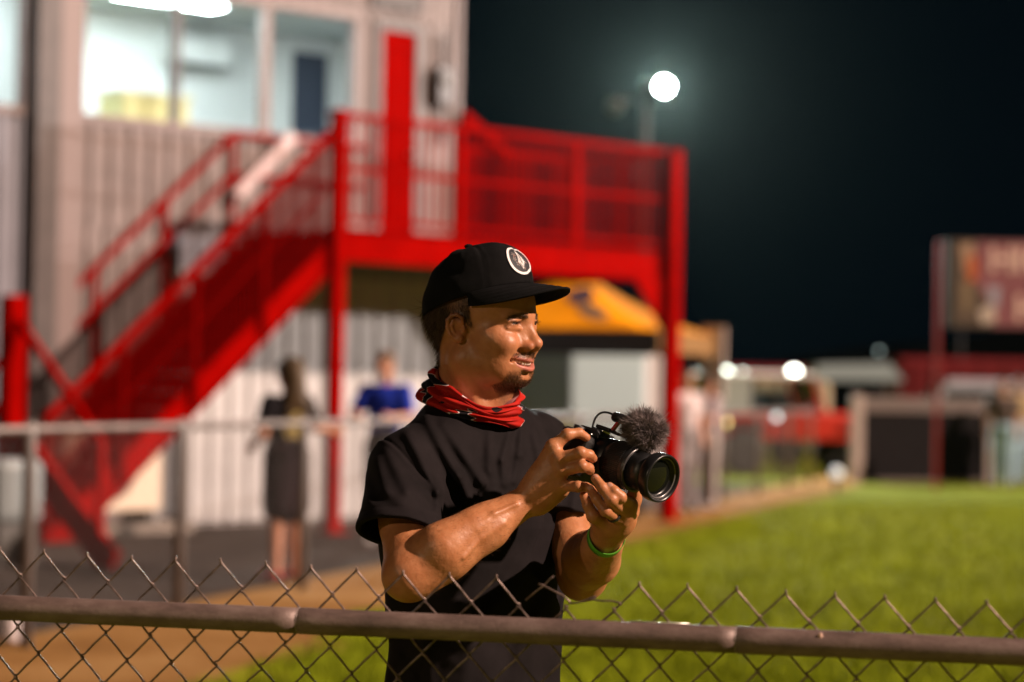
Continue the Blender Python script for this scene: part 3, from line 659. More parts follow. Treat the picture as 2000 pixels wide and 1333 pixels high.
# vehicles
RUB = mat('rubber', (.02, .02, .02), .8); M_GLASSD = mat('dark_glass', (.03, .045, .05), .08)
def wheel(parent, x, y, r, wd=.22):
    b = MB(); b.lathe([(r*.55, -wd/2), (r*.9, -wd/2), (r, -wd*.35), (r, wd*.35), (r*.9, wd/2), (r*.55, wd/2)], 24, (0, 0, 0), 'y'); w_ = b.build('wheel', RUB, parent, True); w_.location = (x, y, r)
    b = MB(); b.lathe([(0, -wd*.3), (r*.5, -wd*.42), (r*.56, -wd*.3), (r*.56, wd*.3), (r*.5, wd*.42), (0, wd*.3)], 16, (0, 0, 0), 'y'); b.build('rim', mat('rim_grey', (.12, .12, .12), .4, .6), w_, True)
def jeep(loc, rz):
    t = thing('off_road_vehicle', 'red open off-road vehicle with white hard top left of the white barrier', 'off-road vehicle', loc, rz)
    M_J = mat('jeep_red', (.40, .020, .008), .3)
    b = MB(); b.prism([(-1.75, .62), (-1.75, 1.08), (.35, 1.10), (.45, 1.12), (1.55, 1.06), (1.62, .95), (1.62, .62)], -.68, .68); b.build('body', M_J, t, bevel=.03)
    b = MB(); b.prism([(.50, 1.121), (1.52, 1.07), (1.50, 1.10), (.52, 1.15)], -.55, .55); b.build('hood', M_J, t)
    for s in (-1, 1):
        b = MB(); b.prism([(.72, .80), (.85, .98), (1.70, .96), (1.78, .82), (1.70, .90), (.90, .92)], s*.70-.14, s*.70+.14); b.build('fender', M_J, t)
        b = MB(); b.prism([(-1.70, .80), (-1.55, .98), (-.85, .98), (-.72, .80), (-.88, .92), (-1.5, .92)], s*.70-.12, s*.70+.12); b.build('fender', RUB, t)
        wheel(t, 1.22, s*.74, .40); wheel(t, -1.18, s*.74, .40)
        b = MB(); b.lathe([(0, 0), (.10, 0), (.10, .02), (0, .03)], 16, (1.621, s*.44, .86), 'x'); b.build('headlight', mat('lamp_glass', (.6, .6, .55), .1), t, True)
        b = MB(); b.beam((.42, s*.62, 1.12), (.22, s*.60, 1.72), .05, .06); b.build('windscreen_post', M_J, t)
        b = MB(); b.beam((-.45, s*.62, 1.1), (-.45, s*.60, 1.74), .05, .05); b.build('roll_bar', RUB, t)
    b = MB(); b.beam((.40, 0, 1.14), (.22, 0, 1.70), 1.16, .012); b.build('windscreen', M_GLASSD, t)
    b = MB(); b.box(-1.72, .26, -.64, .64, 1.741, 1.83); b.build('roof', mat('roof_pale', (.50, .48, .45), .5), t, bevel=.03)
    b = MB(); b.box(-1.74, -1.0, -.64, -.60, 1.101, 1.74); b.box(-1.74, -1.0, .60, .64, 1.101, 1.74); b.box(-1.74, -1.70, -.6, .6, 1.101, 1.74); b.build('rear_window', mat('glass_milky', (.25, .27, .26), .2), t)
    b = MB(); b.box(1.70, 1.86, -.72, .72, .52, .66); b.build('bumper', RUB, t, bevel=.02)
    for i in range(7): b = MB(); b.box(1.621, 1.626, -.27+.085*i, -.235+.085*i, .74, .98); b.build('grille_slot', RUB, t)
    return t
jeep((P(1540, 900, 44.0).x, 44.0, 0), math.radians(16))
def van(name, label, loc, rz, L, W_, H_, m, stripe=None):
    t = thing(name, label, 'van', loc, rz)
    b = MB(); b.prism([(-L/2, .35), (-L/2, H_*.97), (-L/2+.1, H_), (L/2-1.0, H_), (L/2-.45, H_*.62), (L/2, H_*.52), (L/2, .35)], -W_/2, W_/2); b.build('body', m, t, bevel=.05)
    for s in (-1, 1):
        for x in (L/2-.75, -L/2+.8): wheel(t, x, s*(W_/2-.08), .34)
        for x0, x1 in ((-L/2+.25, -L/2+1.3), (-L/2+1.4, L/2-1.9), (L/2-1.8, L/2-.95)): b = MB(); b.box(x0, x1, s*(W_/2+.002)-.004, s*(W_/2+.002)+.004, H_*.60, H_*.88); b.build('window', M_GLASSD, t)
        b = MB(); b.ball((L/2, s*(W_/2-.2), H_*.42), (.04, .12, .08)); b.build('headlight', mat('lamp_glass', (.6, .6, .55)), t, True)
    b = MB(); b.beam((L/2-.97, 0, H_*.96), (L/2-.50, 0, H_*.66), W_-.25, .014); b.build('windscreen', M_GLASSD, t)
    return t
van('van', 'white van behind the right end of the white barrier', (P(1880, 800, 52).x, 52, 0), math.radians(178), 2.9, 1.7, 1.82, mat('van_white', (.50, .50, .60), .4))
van('camper_van', 'cream camper van behind the chain link fence left of the red vehicle', (P(1480, 800, 50).x, 50, 0), math.radians(170), 2.9, 1.8, 1.72, mat('van_cream', (.46, .40, .28), .4))
def semi(label, x0, x1, y, z0, z1, m):
    t = thing('box_trailer', label, 'trailer', ((x0+x1)/2, y, 0)); L = x1-x0
    b = MB(); b.box(-L/2, L/2, -1.2, 1.2, z0, z1); b.build('body', m, t, bevel=.03)
    b = MB()
    for i in range(int(L/.6)): b.box(-L/2+.3+i*.6, -L/2+.34+i*.6, -1.225, -1.202, z0+.05, z1-.05)
    r_ = b.build('side_rib', m, t); r_['kind'] = 'stuff'
    b = MB(); b.box(-L/2+.05, L/2-.05, -1.215, -1.2025, z1-.16, z1-.06); b.build('stripe', mat('trailer_stripe', (.30, .02, .03), .5), t)
    for x in (-L/2+1, -L/2+2.1, L/2-1.0): wheel(t, x, -.95, .5, .3); wheel(t, x, .95, .5, .3)
    return t
M_CRIM = mat('trailer_red', (.16, .006, .012), .45, var=.2, vscale=.8)
semi('dark red box trailer parked far left across the field', P(1418, 750, 66).x, P(1565, 750, 66).x, 66, 1.05, 2.18, M_CRIM)
semi('long dark red box trailer parked behind the white barrier', P(1742, 750, 64).x, P(2080, 750, 64).x, 64, .95, 2.45, M_CRIM)
# pale blue awning
ap_ = P(1664, 720, 58)
t = thing('awning', 'pale blue awning on poles above the red off-road vehicle', 'awning', (ap_.x, 58, 0))
b = MB(); b.prism([(-1.05, 1.78), (-.95, 2.16), (.75, 2.22), (1.10, 1.80)], -1.0, 1.0); b.build('canopy', mat('awning_blue', (.36, .44, .48), .6), t)
for x in (-.95, .98):
    for y in (-.9, .9): b = MB(); b.tube([(x, y, 0), (x, y, 1.78)], .025); b.build('pole', M_GALV, t)
# small lit lamps across the field
def bulb(name, label, px, py, d, r, col, st_, pole=True, group=None, ht=None):
    p = P(px, py, d); t = thing(name, label, 'lamp', (p.x, p.y, 0), 0, group)
    b = MB(); b.ball((0, 0, p.z), r, 14, 10); b.build('bulb', mat('glow_'+label[:12].replace(' ', '_'), (.8, .8, .8), .5, emit=col, estr=st_), t, True)
    b = MB(); b.tube([(0, .03, 0), (0, .03, p.z-r*.9)], .03, 8); b.build('pole', mat('pole_dark', (.03, .035, .04), .6), t, True)
    b = MB(); b.lathe([(r*.6, -r*1.25), (r*.7, -r*.8), (r*.3, -r*.7), (0, -r*.7)], 12, (0, 0, p.z)); b.build('socket', mat('pole_dark', (.03, .035, .04)), t, True)
    return t
bulb('work_lamp', 'bright greenish work lamp left of the dark red trailer', 1420, 731, 47, .10, (.85, 1, .85), 9)
bulb('work_lamp', 'second bright work lamp right behind the first one beside the fence end', 1450, 731, 55, .08, (.8, 1, .85), 5)
bulb('work_lamp', 'bright warm white work lamp between the red trailer and the awning', 1551, 729, 47, .11, (1, 1, .86), 11)
bulb('small_lamp', 'small yellow lamp low behind the chain link fence', 1416, 826, 42, .07, (1, .75, .12), 3)
bulb('small_lamp', 'small pale teal lamp low beside the red off-road vehicle', 1517, 815, 43, .06, (.55, .8, .8), 2.5)
bulb('small_lamp', 'dim olive lamp on a tall pole left under the sign', 1878, 623, 75, .06, (.8, .8, .5), 2.4)
bulb('small_lamp', 'dim teal lamp over the end of the awning', 1717, 686, 70, .05, (.3, .5, .5), 1.6)
bulb('ground_lamp', 'white lamp close to the ground in front of the red off-road vehicle', 1634, 925, 36, .09, (.85, .95, 1), .35)
# litter on the near path
t = thing('plastic_bottle', 'small white plastic bottle lying on the sand at the far left', 'bottle', (P(22, 1262, 13.4).x, 13.4, .012))
b = MB(); b.lathe([(0, 0), (.045, 0), (.05, .02), (.05, .14), (.03, .18), (.018, .20), (0, .20)], 16); b.build('body', mat('bottle_white', (.62, .55, .56), .4), t, True)
b = MB(); b.lathe([(0, .201), (.02, .201), (.02, .222), (0, .222)], 12); b.build('cap', mat('bottle_cap', (.5, .4, .4), .4), t, True)

# ============================================================ FLOODLIGHT MAST
fp = P(1297, 170, 48.0)
def floodlight(label, loc, zl_, aim, power, col=(.90, 1.0, .95), pole_off=-.35, spread=150):
    t = thing('floodlight', label, 'floodlight', (loc[0], loc[1], 0))
    M_POLE = mat('mast_steel', (.02, .012, .010), .5)
    b = MB(); b.tube([(pole_off, .2, 0), (pole_off, .2, zl_+.15)], [.11, .08], 12); b.build('mast', M_POLE, t, True)
    b = MB(); b.beam((pole_off-.75, .2, zl_-.25), (.25, .2, zl_-.25), .08, .08); b.build('cross_arm', M_POLE, t)
    aim = Vector(aim).normalized(); R4 = aim.to_track_quat('Z', 'Y').to_matrix().to_4x4()
    def head(x, z, lit):
        h = MB(); h.lathe([(0, -.20), (.07, -.20), (.09, -.15), (.15, -.02), (.165, .0), (.15, .0), (.0, -.10)], 24); h.f = h.f[:-1]; h.mi = h.mi[:-1]
        me = h.mesh('lamp_head', mat('lamp_housing', (.25, .25, .26), .4, .6), True); me.transform(Matrix.Translation((x, -.05, z)) @ R4); ho = link('lamp_head', me, t)
        f = MB(); f.lathe([(0, -.012), (.145, -.012), (.145, -.004), (0, .006)], 32); me = f.mesh('lens', mat('flood_glow', (.9, .95, .92), .3, emit=(.86, 1.0, .93), estr=70) if lit else mat('flood_dark', (.10, .11, .12), .15), True)
        me.transform(Matrix.Translation((x, -.05, z)) @ R4); link('lens', me, ho)
    head(0, zl_, True); head(pole_off-.62, zl_-.42, False)
    d = bpy.data.lights.new('flood_lamp', 'SPOT'); d.energy = power; d.spot_size = math.radians(spread); d.spot_blend = .5; d.shadow_soft_size = .28; d.color = col
    o = bpy.data.objects.new('flood_lamp', d); COL.objects.link(o); o.parent = t
    o.matrix_basis = Matrix.Translation(Vector((0, -.05, zl_))+aim*.06) @ (-aim).to_track_quat('Z', 'Y').to_matrix().to_4x4().inverted().inverted() if False else Matrix.Translation(Vector((0, -.05, zl_))+aim*.06) @ aim.to_track_quat('-Z', 'Y').to_matrix().to_4x4()
    return t
floodlight('lit floodlight on a steel mast in the night sky behind the balcony', (fp.x, fp.y), fp.z, (-.12, -1, -.42), 12500, spread=112)
floodlight('added fill floodlight on an unseen mast behind the photographer', (-17.0, -15.0), 9.0, (.62, .70, -.28), 3000, (1, .74, .48))  # added out of view as fill, stands in for other stadium lights
floodlight('added floodlight on an unseen mast beyond the right edge of the field', (22.0, 29.0), 6.6, (-.985, -.13, -.17), 24000, (1, .86, .78), spread=62)  # added out of view to light the wall under the deck
# ============================================================ THE MAN WITH THE CAMERA
rng = np.random.default_rng(7)
def skin_mat():
    m = bpy.data.materials.new('skin'); m.use_nodes = True; nt = m.node_tree; b = nt.nodes['Principled BSDF']
    at = nt.nodes.new('ShaderNodeAttribute'); at.attribute_name = 'tint'
    tc = nt.nodes.new('ShaderNodeTexCoord')
    n = nt.nodes.new('ShaderNodeTexNoise'); n.inputs['Scale'].default_value = 38; n.inputs['Detail'].default_value = 6
    n3 = nt.nodes.new('ShaderNodeTexNoise'); n3.inputs['Scale'].default_value = 420; n3.inputs['Detail'].default_value = 3
    nt.links.new(tc.outputs['Object'], n.inputs['Vector']); nt.links.new(tc.outputs['Object'], n3.inputs['Vector'])
    r = nt.nodes.new('ShaderNodeValToRGB'); r.color_ramp.elements[0].position = .3; r.color_ramp.elements[1].position = .72
    r.color_ramp.elements[0].color = (0.36, 0.135, 0.052, 1); r.color_ramp.elements[1].color = (0.48, 0.205, 0.093, 1)
    nt.links.new(n.outputs['Fac'], r.inputs['Fac'])
    sep = nt.nodes.new('ShaderNodeSeparateColor'); nt.links.new(at.outputs['Color'], sep.inputs['Color'])
    def mix(fac, a, col):
        q = nt.nodes.new('ShaderNodeMix'); q.data_type = 'RGBA'
        nt.links.new(fac, q.inputs['Factor']); nt.links.new(a, q.inputs['A']); q.inputs['B'].default_value = (*col, 1); return q.outputs['Result']
    c = mix(sep.outputs['Red'], r.outputs['Color'], (0.42, 0.135, 0.10))      # lips
    c = mix(sep.outputs['Green'], c, (0.05, 0.026, 0.014))                   # scalp and stubble
    c = mix(sep.outputs['Blue'], c, (0.46, 0.16, 0.085))                     # flushed skin
    nt.links.new(c, b.inputs['Base Color'])
    b.inputs['Roughness'].default_value = .45; b.inputs['Specular IOR Level'].default_value = .42
    b.inputs['Subsurface Weight'].default_value = .12; b.inputs['Subsurface Radius'].default_value = (1, .35, .2); b.inputs['Subsurface Scale'].default_value = .006
    bp = nt.nodes.new('ShaderNodeBump'); bp.inputs['Strength'].default_value = .07; bp.inputs['Distance'].default_value = .002
    nt.links.new(n3.outputs['Fac'], bp.inputs['Height'])
    b2 = nt.nodes.new('ShaderNodeBump'); b2.inputs['Strength'].default_value = .22; b2.inputs['Distance'].default_value = .006
    n4 = nt.nodes.new('ShaderNodeTexNoise'); n4.inputs['Scale'].default_value = 75; n4.inputs['Detail'].default_value = 5; nt.links.new(tc.outputs['Object'], n4.inputs['Vector'])
    nt.links.new(n4.outputs['Fac'], b2.inputs['Height']); nt.links.new(bp.outputs['Normal'], b2.inputs['Normal']); nt.links.new(b2.outputs['Normal'], b.inputs['Normal'])
    return m
M_SKIN = skin_mat()
M_HAIR = mat('hair', (0.050, 0.027, 0.014), .6, var=.35, vscale=40, spec=.3)
M_BEARD = mat('beard', (0.060, 0.027, 0.012), .75, var=.4, vscale=60, spec=.15)
M_CAP = mat('cap_cotton', (0.0055, 0.0052, 0.0056), .9, var=.35, vscale=30, bump=.3, bscale=900, spec=.1)
M_SHIRT = mat('shirt_cotton', (0.0085, 0.0064, 0.0072), .85, var=.3, vscale=14, bump=.12, bscale=700, spec=.12)
M_WHITE = mat('white_print', (0.78, 0.74, 0.74), .6)

HC = PA(940, 655, 4.20)
YAW, PITCH = -30, 5.0
HR = np.array(Matrix.Rotation(math.radians(YAW), 3, 'Z') @ Matrix.Rotation(math.radians(-PITCH), 3, 'Y') @ Matrix.Rotation(math.radians(1.0), 3, 'X'))
HM = (HR, HC)
def H(x, y, z): return HR @ np.array([x, y, z])+HC

def build_head():
    cs = np.array([H(x, y, z) for x in (-.12, .13) for y in (-.1, .1) for z in (-.235, .16)])
    g = Grid(cs.min(0)-.004, cs.max(0)+.004, .0016)
    A = lambda prim, k=0, op='u': g.ap(prim, k, op, HM)
    def B(f, k=0, op='u'):
        for s in (-1, 1): A(f(s), k, op)
    A(ell((-.006, 0, .052), (.098, .074, .09)))
    A(ell((.045, 0, .045), (.052, .060, .05)), .03)
    A(ell((.030, 0, -.018), (.057, .056, .069)), .03)
    B(lambda s: cone((-.004, s*.054, -.040), (.050, s*.024, -.073), .013, .013), .035)
    A(cone((.064, -.012, -.074), (.064, .012, -.074), .0160, .0160), .022)
    A(cone((-.028, 0, -.05), (-.040, .004, -.23), .053, .058), .035)
    B(lambda s: cone((-.012, s*.055, -.045), (.02, s*.022, -.19), .013, .012), .03)
    A(cone((.026, 0, -.112), (.014, 0, -.21), .02, .022), .03)
    B(lambda s: ell((.052, s*.046, -.010), (.024, .020, .017)), .024)           # cheek bones
    B(lambda s: ell((.034, s*.042, -.044), (.038, .0165, .032)), .028)           # side of the cheek
    A(ell((.070, 0, -.055), (.0245, .0255, .026)), .022)                          # muzzle
    B(lambda s: cone((.078, s*.042, .0235), (.0915, s*.011, .0245), .0075, .0092), .014)  # brow ridge
    B(lambda s: ell((.099, s*.034, .0125), (.017, .020, .0105)), .010, 's')     # sockets
    B(lambda s: ell((.069, s*.039, -.0215), (.0215, .0195, .0165)), .016)       # smiling cheeks
    # nose
    A(cone((.0890, 0, .023), (.1065, 0, -.020), .0080, .0088), .014)
    B(lambda s: cone((.0830, s*.010, .012), (.090, s*.0125, -.024), .007, .008), .014)
    A(ell((.1080, 0, -.0240), (.0112, .0105, .0098)), .007)
    B(lambda s: ell((.0965, s*.0130, -.0285), (.0120, .0072, .0088)), .006)
    A(cone((.104, 0, -.033), (.094, 0, -.037), .004, .005), .005)
    B(lambda s: ell((.1010, s*.0068, -.0375), (.0065, .0036, .0045)), .003, 's')
    B(lambda s: cone((.0860, s*.0250, -.0330), (.0770, s*.0360, -.050), .0012, .0012), .008, 's')   # nasolabial fold
    # eyelids with a narrow smiling slot
    B(lambda s: ell((.0775, s*.0325, .0125), (.0142, .0152, .0142)), .006)
    B(lambda s: ell((.0920, s*.0330, .0125), (.0085, .0130, .0018)), .0012, 's')
    B(lambda s: cone((.0905, s*.022, .0185), (.083, s*.047, .0165), .0030, .0026), .003)         # upper lid fold
    B(lambda s: cone((.0905, s*.024, .0035), (.081, s*.047, .0045), .0026, .0022), .005)         # bag
    # mouth: smiling, open over the upper teeth
    def mouthcut():
        def fn(X, Y, Z):
            zz = Z+.0588-7.5*Y*Y
            x = X-.089+18*Y*Y
            k0 = np.sqrt((x/.020)**2+(Y/.0350)**2+(zz/.0076)**2); k1 = np.sqrt((x/.020**2)**2+(Y/.0350**2)**2+(zz/.0076**2)**2)+1e-6
            return k0*(k0-1)/k1
        return fn, np.array([.06, -.034, -.07]), np.array([.118, .034, -.038])
    A(mouthcut(), .003, 's')
    ys = np.linspace(-1, 1, 13)
    lx = lambda y, o: .0912+o-18*y*y
    up = [(lx(y*.031, .001), y*.031, -.0512+7.5*(y*.031)**2+(.0006 if abs(y) > .2 else -.0002)) for y in ys]
    lo = [(lx(y*.029, -.0012), y*.029, -.0675+13*(y*.029)**2) for y in ys]
    polyline(g, up, [.0010+.0016*(1-abs(y)) for y in ys], .005, M=HM)
    polyline(g, lo, [.0010+.0024*(1-y*y) for y in ys], .006, M=HM)
    A(cone((.086, -.013, -.0745), (.086, .013, -.0745), .0028, .0028), .012, 's')   # hollow under the lip
    B(lambda s: cone((.0735, s*.0350, -.048), (.071, s*.0365, -.056), .0010, .0010), .005, 's')
    # ears
    ez = lambda z: .0125+(z-.004)*.74
    for s in (-1, 1):
        Re = rot_axis('Z', -s*22) @ rot_axis('Y', -8)
        A(ell((-.004, s*.0735, .0125), (.0155, .0075, .0220), Re), .010)
        A(ell((.0015, s*.0830, .0105), (.0095, .0075, .0130), Re), .003, 's')
        hel = [(.009, s*.0750, .012), (.011, s*.0785, .024), (.004, s*.0825, .0325), (-.006, s*.0842, .032), (-.0140, s*.0858, .022), (-.0155, s*.0855, .006), (-.012, s*.084, -.012), (-.004, s*.0785, -.024)]
        polyline(g, [(a_, b_, ez(c_)) for a_, b_, c_ in hel], [.0026, .0030, .0034, .0036, .0036, .0034, .0032, .0038], .0025, M=HM)
        polyline(g, [(a_, b_, ez(c_)) for a_, b_, c_ in [(-.006, s*.0802, .022), (-.0098, s*.0820, .008), (-.006, s*.0795, -.010)]], [.0022, .0024, .0022], .003, M=HM)
        A(ell((.000, s*.0760, -.0075), (.0075, .0050, .0075)), .005)
        A(ell((.0108, s*.0745, .0090), (.0032, .0040, .0052)), .003)
        A(ell((.0035, s*.0800, .0085), (.0040, .0080, .0050)), .003, 's')
    V, Q = g.surf()
    L = (V-HC) @ HR
    x, y, z = L.T; ay = np.abs(y)
    T = np.zeros((len(V), 4), np.float32); T[:, 3] = 1
    sm = lambda a, b, v: np.clip((v-a)/(b-a), 0, 1)**2*(3-2*np.clip((v-a)/(b-a), 0, 1))
    zc = z-7.5*y*y
    lip = sm(.033, .028, ay)*sm(.066, .074, x)*np.maximum(sm(-.0478, -.0502, zc)*sm(-.056, -.052, zc), sm(-.0735, -.0700, z-12.5*y*y)*sm(-.0585, -.0625, zc))
    mouth_in = sm(.0285, .026, ay)*sm(.0575, .063, zc+.1155)*sm(-.0515, -.0535, zc)*(x > .06)*(x < .0945-13*y*y)
    T[:, 0] = np.clip(lip+mouth_in, 0, 1)
    nz = rng.random(len(V))*.5+.5
    hairl = sm(-.030, -.040, x-.9*np.clip(z-.012, -.03, .02))*sm(-.058, -.044, z) + sm(.026, .018, x)*sm(.018, .028, z)*sm(.05, .06, ay)
    goat = sm(.036, .044, x)*sm(-.058, -.073, z+.35*(ay-.012)*(ay > .012))*sm(.042, .032, ay)
    stache = sm(.082, .087, x+14*y*y)*sm(-.0375, -.041, z)*sm(-.0485, -.0465, zc)*sm(.034, .028, ay)
    T[:, 1] = np.clip(np.maximum(hairl*.95, np.maximum(goat*.68*nz, stache*.72*nz)), 0, 1)*(1-.75*sm(.070, .078, x)*sm(.016, .008, ay)*sm(-.088, -.080, z)*(z < -.062))*(1-T[:, 0])
    T[:, 2] = np.clip(sm(.012, .0, np.abs(z+.025))*.5*sm(.09, .105, x)+.45*sm(.071, .077, ay)+.35*np.exp(-((x-.075)**2+(ay-.038)**2+(z+.02)**2)/(2*.014**2)), 0, 1)
    # normals for the strands
    return V, Q, T, L
def vnormals(V, Q):
    fn = np.cross(V[Q[:, 2]]-V[Q[:, 0]], V[Q[:, 3]]-V[Q[:, 1]])
    N = np.zeros_like(V)
    for i in range(4): np.add.at(N, Q[:, i], fn)
    return N/(np.linalg.norm(N, axis=1, keepdims=True)+1e-12)
def strands(roots, dirs, length, width, bend, m, name, parent, seg=3):
    """thin tapered blades: roots Nx3, dirs Nx3, bend Nx3 added towards the tip"""
    n = len(roots); t = np.linspace(0, 1, seg+1)
    side = np.cross(dirs, rng.normal(size=(n, 3))); side /= np.linalg.norm(side, axis=1, keepdims=True)+1e-9
    Vs = []; F = []
    for i, tt in enumerate(t):
        c = roots+dirs*(length[:, None]*tt)+bend*(length[:, None]*tt*tt)
        wd = (width*(1-.85*tt))[:, None]
        Vs.append(c+side*wd/2); Vs.append(c-side*wd/2)
    V = np.stack(Vs, 1).reshape(-1, 3); b = np.arange(n)*2*(seg+1)
    for i in range(seg): F.append(np.stack([b+2*i, b+2*i+1, b+2*i+3, b+2*i+2], 1))
    o = link(name, mesh_np(name, V, np.concatenate(F), m), parent, True)
    o['kind'] = 'stuff'
    return o

RS = PA(790, 908, 4.09); RE = PA(801, 1122, 3.90); RW = PA(1034, 975, 3.955)
LS = PA(1058, 882, 4.36); LE = PA(1138, 1126, 4.19); LW = PA(1186, 1046, 3.985)
R_F = [  # right hand: knuckle, middle joint, end joint, tip, radii
    [(1080, 873, 3.932), (1108, 849, 3.930), (1131, 846, 3.938), (1145, 855, 3.944)],
    [(1092, 897, 3.925), (1134, 885, 3.908), (1151, 889, 3.918), (1158, 896, 3.932)],
    [(1097, 919, 3.925), (1137, 911, 3.906), (1150, 915, 3.916), (1153, 920, 3.932)],
    [(1094, 949, 3.930), (1129, 951, 3.908), (1145, 952, 3.914), (1149, 952, 3.928)]]
R_RAD = [[.0108, .0092, .0082, .0072], [.0112, .0095, .0085, .0075], [.0108, .0092, .0083, .0074], [.0098, .0084, .0076, .0068]]
L_F = [
    [(1231, 986, 3.925), (1212, 971, 3.888), (1200, 960, 3.884), (1191, 951, 3.888)],
    [(1224, 1003, 3.925), (1194, 976, 3.882), (1176, 953, 3.886), (1163, 935, 3.898)],
    [(1212, 1015, 3.93), (1182, 998, 3.890), (1165, 975, 3.895), (1154, 956, 3.908)],
    [(1184, 1024, 3.945), (1159, 1009, 3.920), (1148, 988, 3.920), (1140, 968, 3.930)]]
L_RAD = [[.0108, .0092, .0085, .0075], [.0112, .0095, .0086, .0076], [.0108, .0090, .0082, .0072], [.0135, .0105, .0086, .0070]]

def build_body():
    lo = (-.30, 3.78, .78); hi = (.27, 4.56, 1.52)
    g = Grid(lo, hi, .0024)
    TC = PA(930, 900, 4.26); TC[0] = -.058
    side = np.array([-.70, -.71, 0]); fw = np.array([.71, -.70, 0])
    Rt = np.stack([fw, -side, np.array([0, 0, 1])], 1)
    M = (Rt, np.array([TC[0], TC[1], 0]))
    A = lambda p, k=0, op='u': g.ap(p, k, op)
    g.ap(ell((0, 0, 1.18), (.085, .13, .24)), 0, 'u', M)
    g.ap(ell((0, 0, .92), (.085, .125, .2)), .06, 'u', M)
    nb = H(-.036, .002, -.17); A(cone(nb, nb+np.array([-.012, .01, -.12]), .054, .05), .03)
    A(cone(nb+np.array([-.01, 0, -.09]), RS, .03, .036), .03); A(cone(nb+np.array([-.01, 0, -.09]), LS, .03, .036), .03)
    # right arm
    A(cone(RS, RE, .046, .041), .03)
    mid = RS*.5+RE*.5; A(ell(mid+np.array([.004, -.002, .0]), (.042, .042, .055)), .03)
    A(cone(RE, PA(866, 1080, 3.905), .036, .0425), .02)
    A(cone(PA(866, 1080, 3.905), PA(950, 1027, 3.93), .0425, .0335), .02)
    A(cone(PA(950, 1027, 3.93), RW, .0335, .0245), .02)
    A(cone(PA(862, 1064, 3.89), PA(915, 1030, 3.905), .026, .020), .03)
    A(cone(PA(840, 1120, 3.90), PA(960, 1046, 3.93), .024, .016), .02)
    A(ell(RE+np.array([-.006, .01, -.006]), (.031, .032, .030)), .025)
    A(ell(PA(1030, 957, 3.942), (.0105, .010, .0125)), .012); A(ell(PA(1022, 985, 3.945), (.010, .010, .010)), .012)
    for pts in ([(880, 1062, 3.868), (930, 1034, 3.885), (965, 1004, 3.90), (1008, 985, 3.918)], [(905, 1090, 3.868), (940, 1050, 3.888), (985, 1022, 3.905)]):   # veins
        q = [PA(*p) for p in pts]; polyline(g, q, [.0013]*len(q), .008)
    # right hand
    wt = [PA(1040, 952, 3.952), PA(1045, 960, 3.948), PA(1048, 972, 3.948), PA(1052, 985, 3.95)]
    for i, f in enumerate(R_F):
        q = [PA(*p) for p in f]
        A(cone(wt[i], q[0], .0175, .0125), .014)
        polyline(g, q, R_RAD[i], .003)
        A(ell(q[0]+np.array([0, -.004, .001]), (.0098,)*3), .008); A(ell(q[1]+np.array([.0, -.0012, 0]), (R_RAD[i][1]*1.03,)*3), .004)
        tend = [wt[i]*.4+q[0]*.6+np.array([0, -.011, .001]), q[0]+np.array([0, -.0095, 0])]; polyline(g, tend, [.0024, .003], .006)
    A(ell((wt[1]+wt[2]+PA(1094, 922, 3.935))/3, (.027, .016, .033)), .02); A(ell(PA(1085, 955, 3.945), (.022, .014, .016)), .016)
    th = [PA(1052, 945, 3.965), PA(1080, 905, 3.99), PA(1105, 878, 4.02), PA(1122, 868, 4.04)]
    polyline(g, th, [.018, .0135, .0115, .0095], .01)
    # left arm
    A(cone(LS, LE, .044, .039), .03)
    A(ell(LE+np.array([-.002, .008, .002]), (.031, .033, .030)), .025)
    A(cone(LE, PA(1152, 1092, 4.13), .037, .0445), .02); A(cone(PA(1152, 1092, 4.13), LW, .0445, .0255), .02)
    A(cone(PA(1172, 1095, 4.12), PA(1190, 1060, 4.04), .028, .018), .025)
    # left hand, cupped under the lens
    wl = [PA(1204, 1037, 3.975), PA(1196, 1038, 3.972), PA(1186, 1038, 3.972), PA(1176, 1040, 3.975)]
    for i, f in enumerate(L_F):
        q = [PA(*p) for p in f]
        A(cone(wl[i], q[0], .017, .0125), .014); polyline(g, q, L_RAD[i], .003)
        A(ell(q[1], (L_RAD[i][1]*1.0,)*3), .004)
    A(ell(PA(1205, 1014, 3.955), (.030, .018, .026)), .02); A(ell(PA(1180, 1022, 3.955), (.018, .014, .020)), .016)
    th = [PA(1208, 1030, 3.985), PA(1229, 1000, 3.985), PA(1238, 975, 3.975), PA(1239, 955, 3.965)]
    polyline(g, th, [.016, .0145, .0115, .009], .01)
    for pts in ([(1196, 1058, 3.975), (1212, 1032, 3.945), (1218, 1004, 3.912)], [(1205, 1060, 3.99), (1220, 1030, 3.955), (1229, 992, 3.915)]):
        q = [PA(*p) for p in pts]; polyline(g, q, [.0025]*3, .007)
    V, Q = g.surf()
    T = np.zeros((len(V), 4), np.float32); T[:, 3] = 1
    allf = [PA(*p) for f in R_F+L_F for p in (f[1], f[3])]
    d = np.min([np.linalg.norm(V-p, axis=1) for p in allf], axis=0)
    T[:, 2] = .45*np.clip(1-d/.014, 0, 1)+.25*np.clip(1-np.linalg.norm(V-RE, axis=1)/.06, 0, 1)
    return V, Q, T

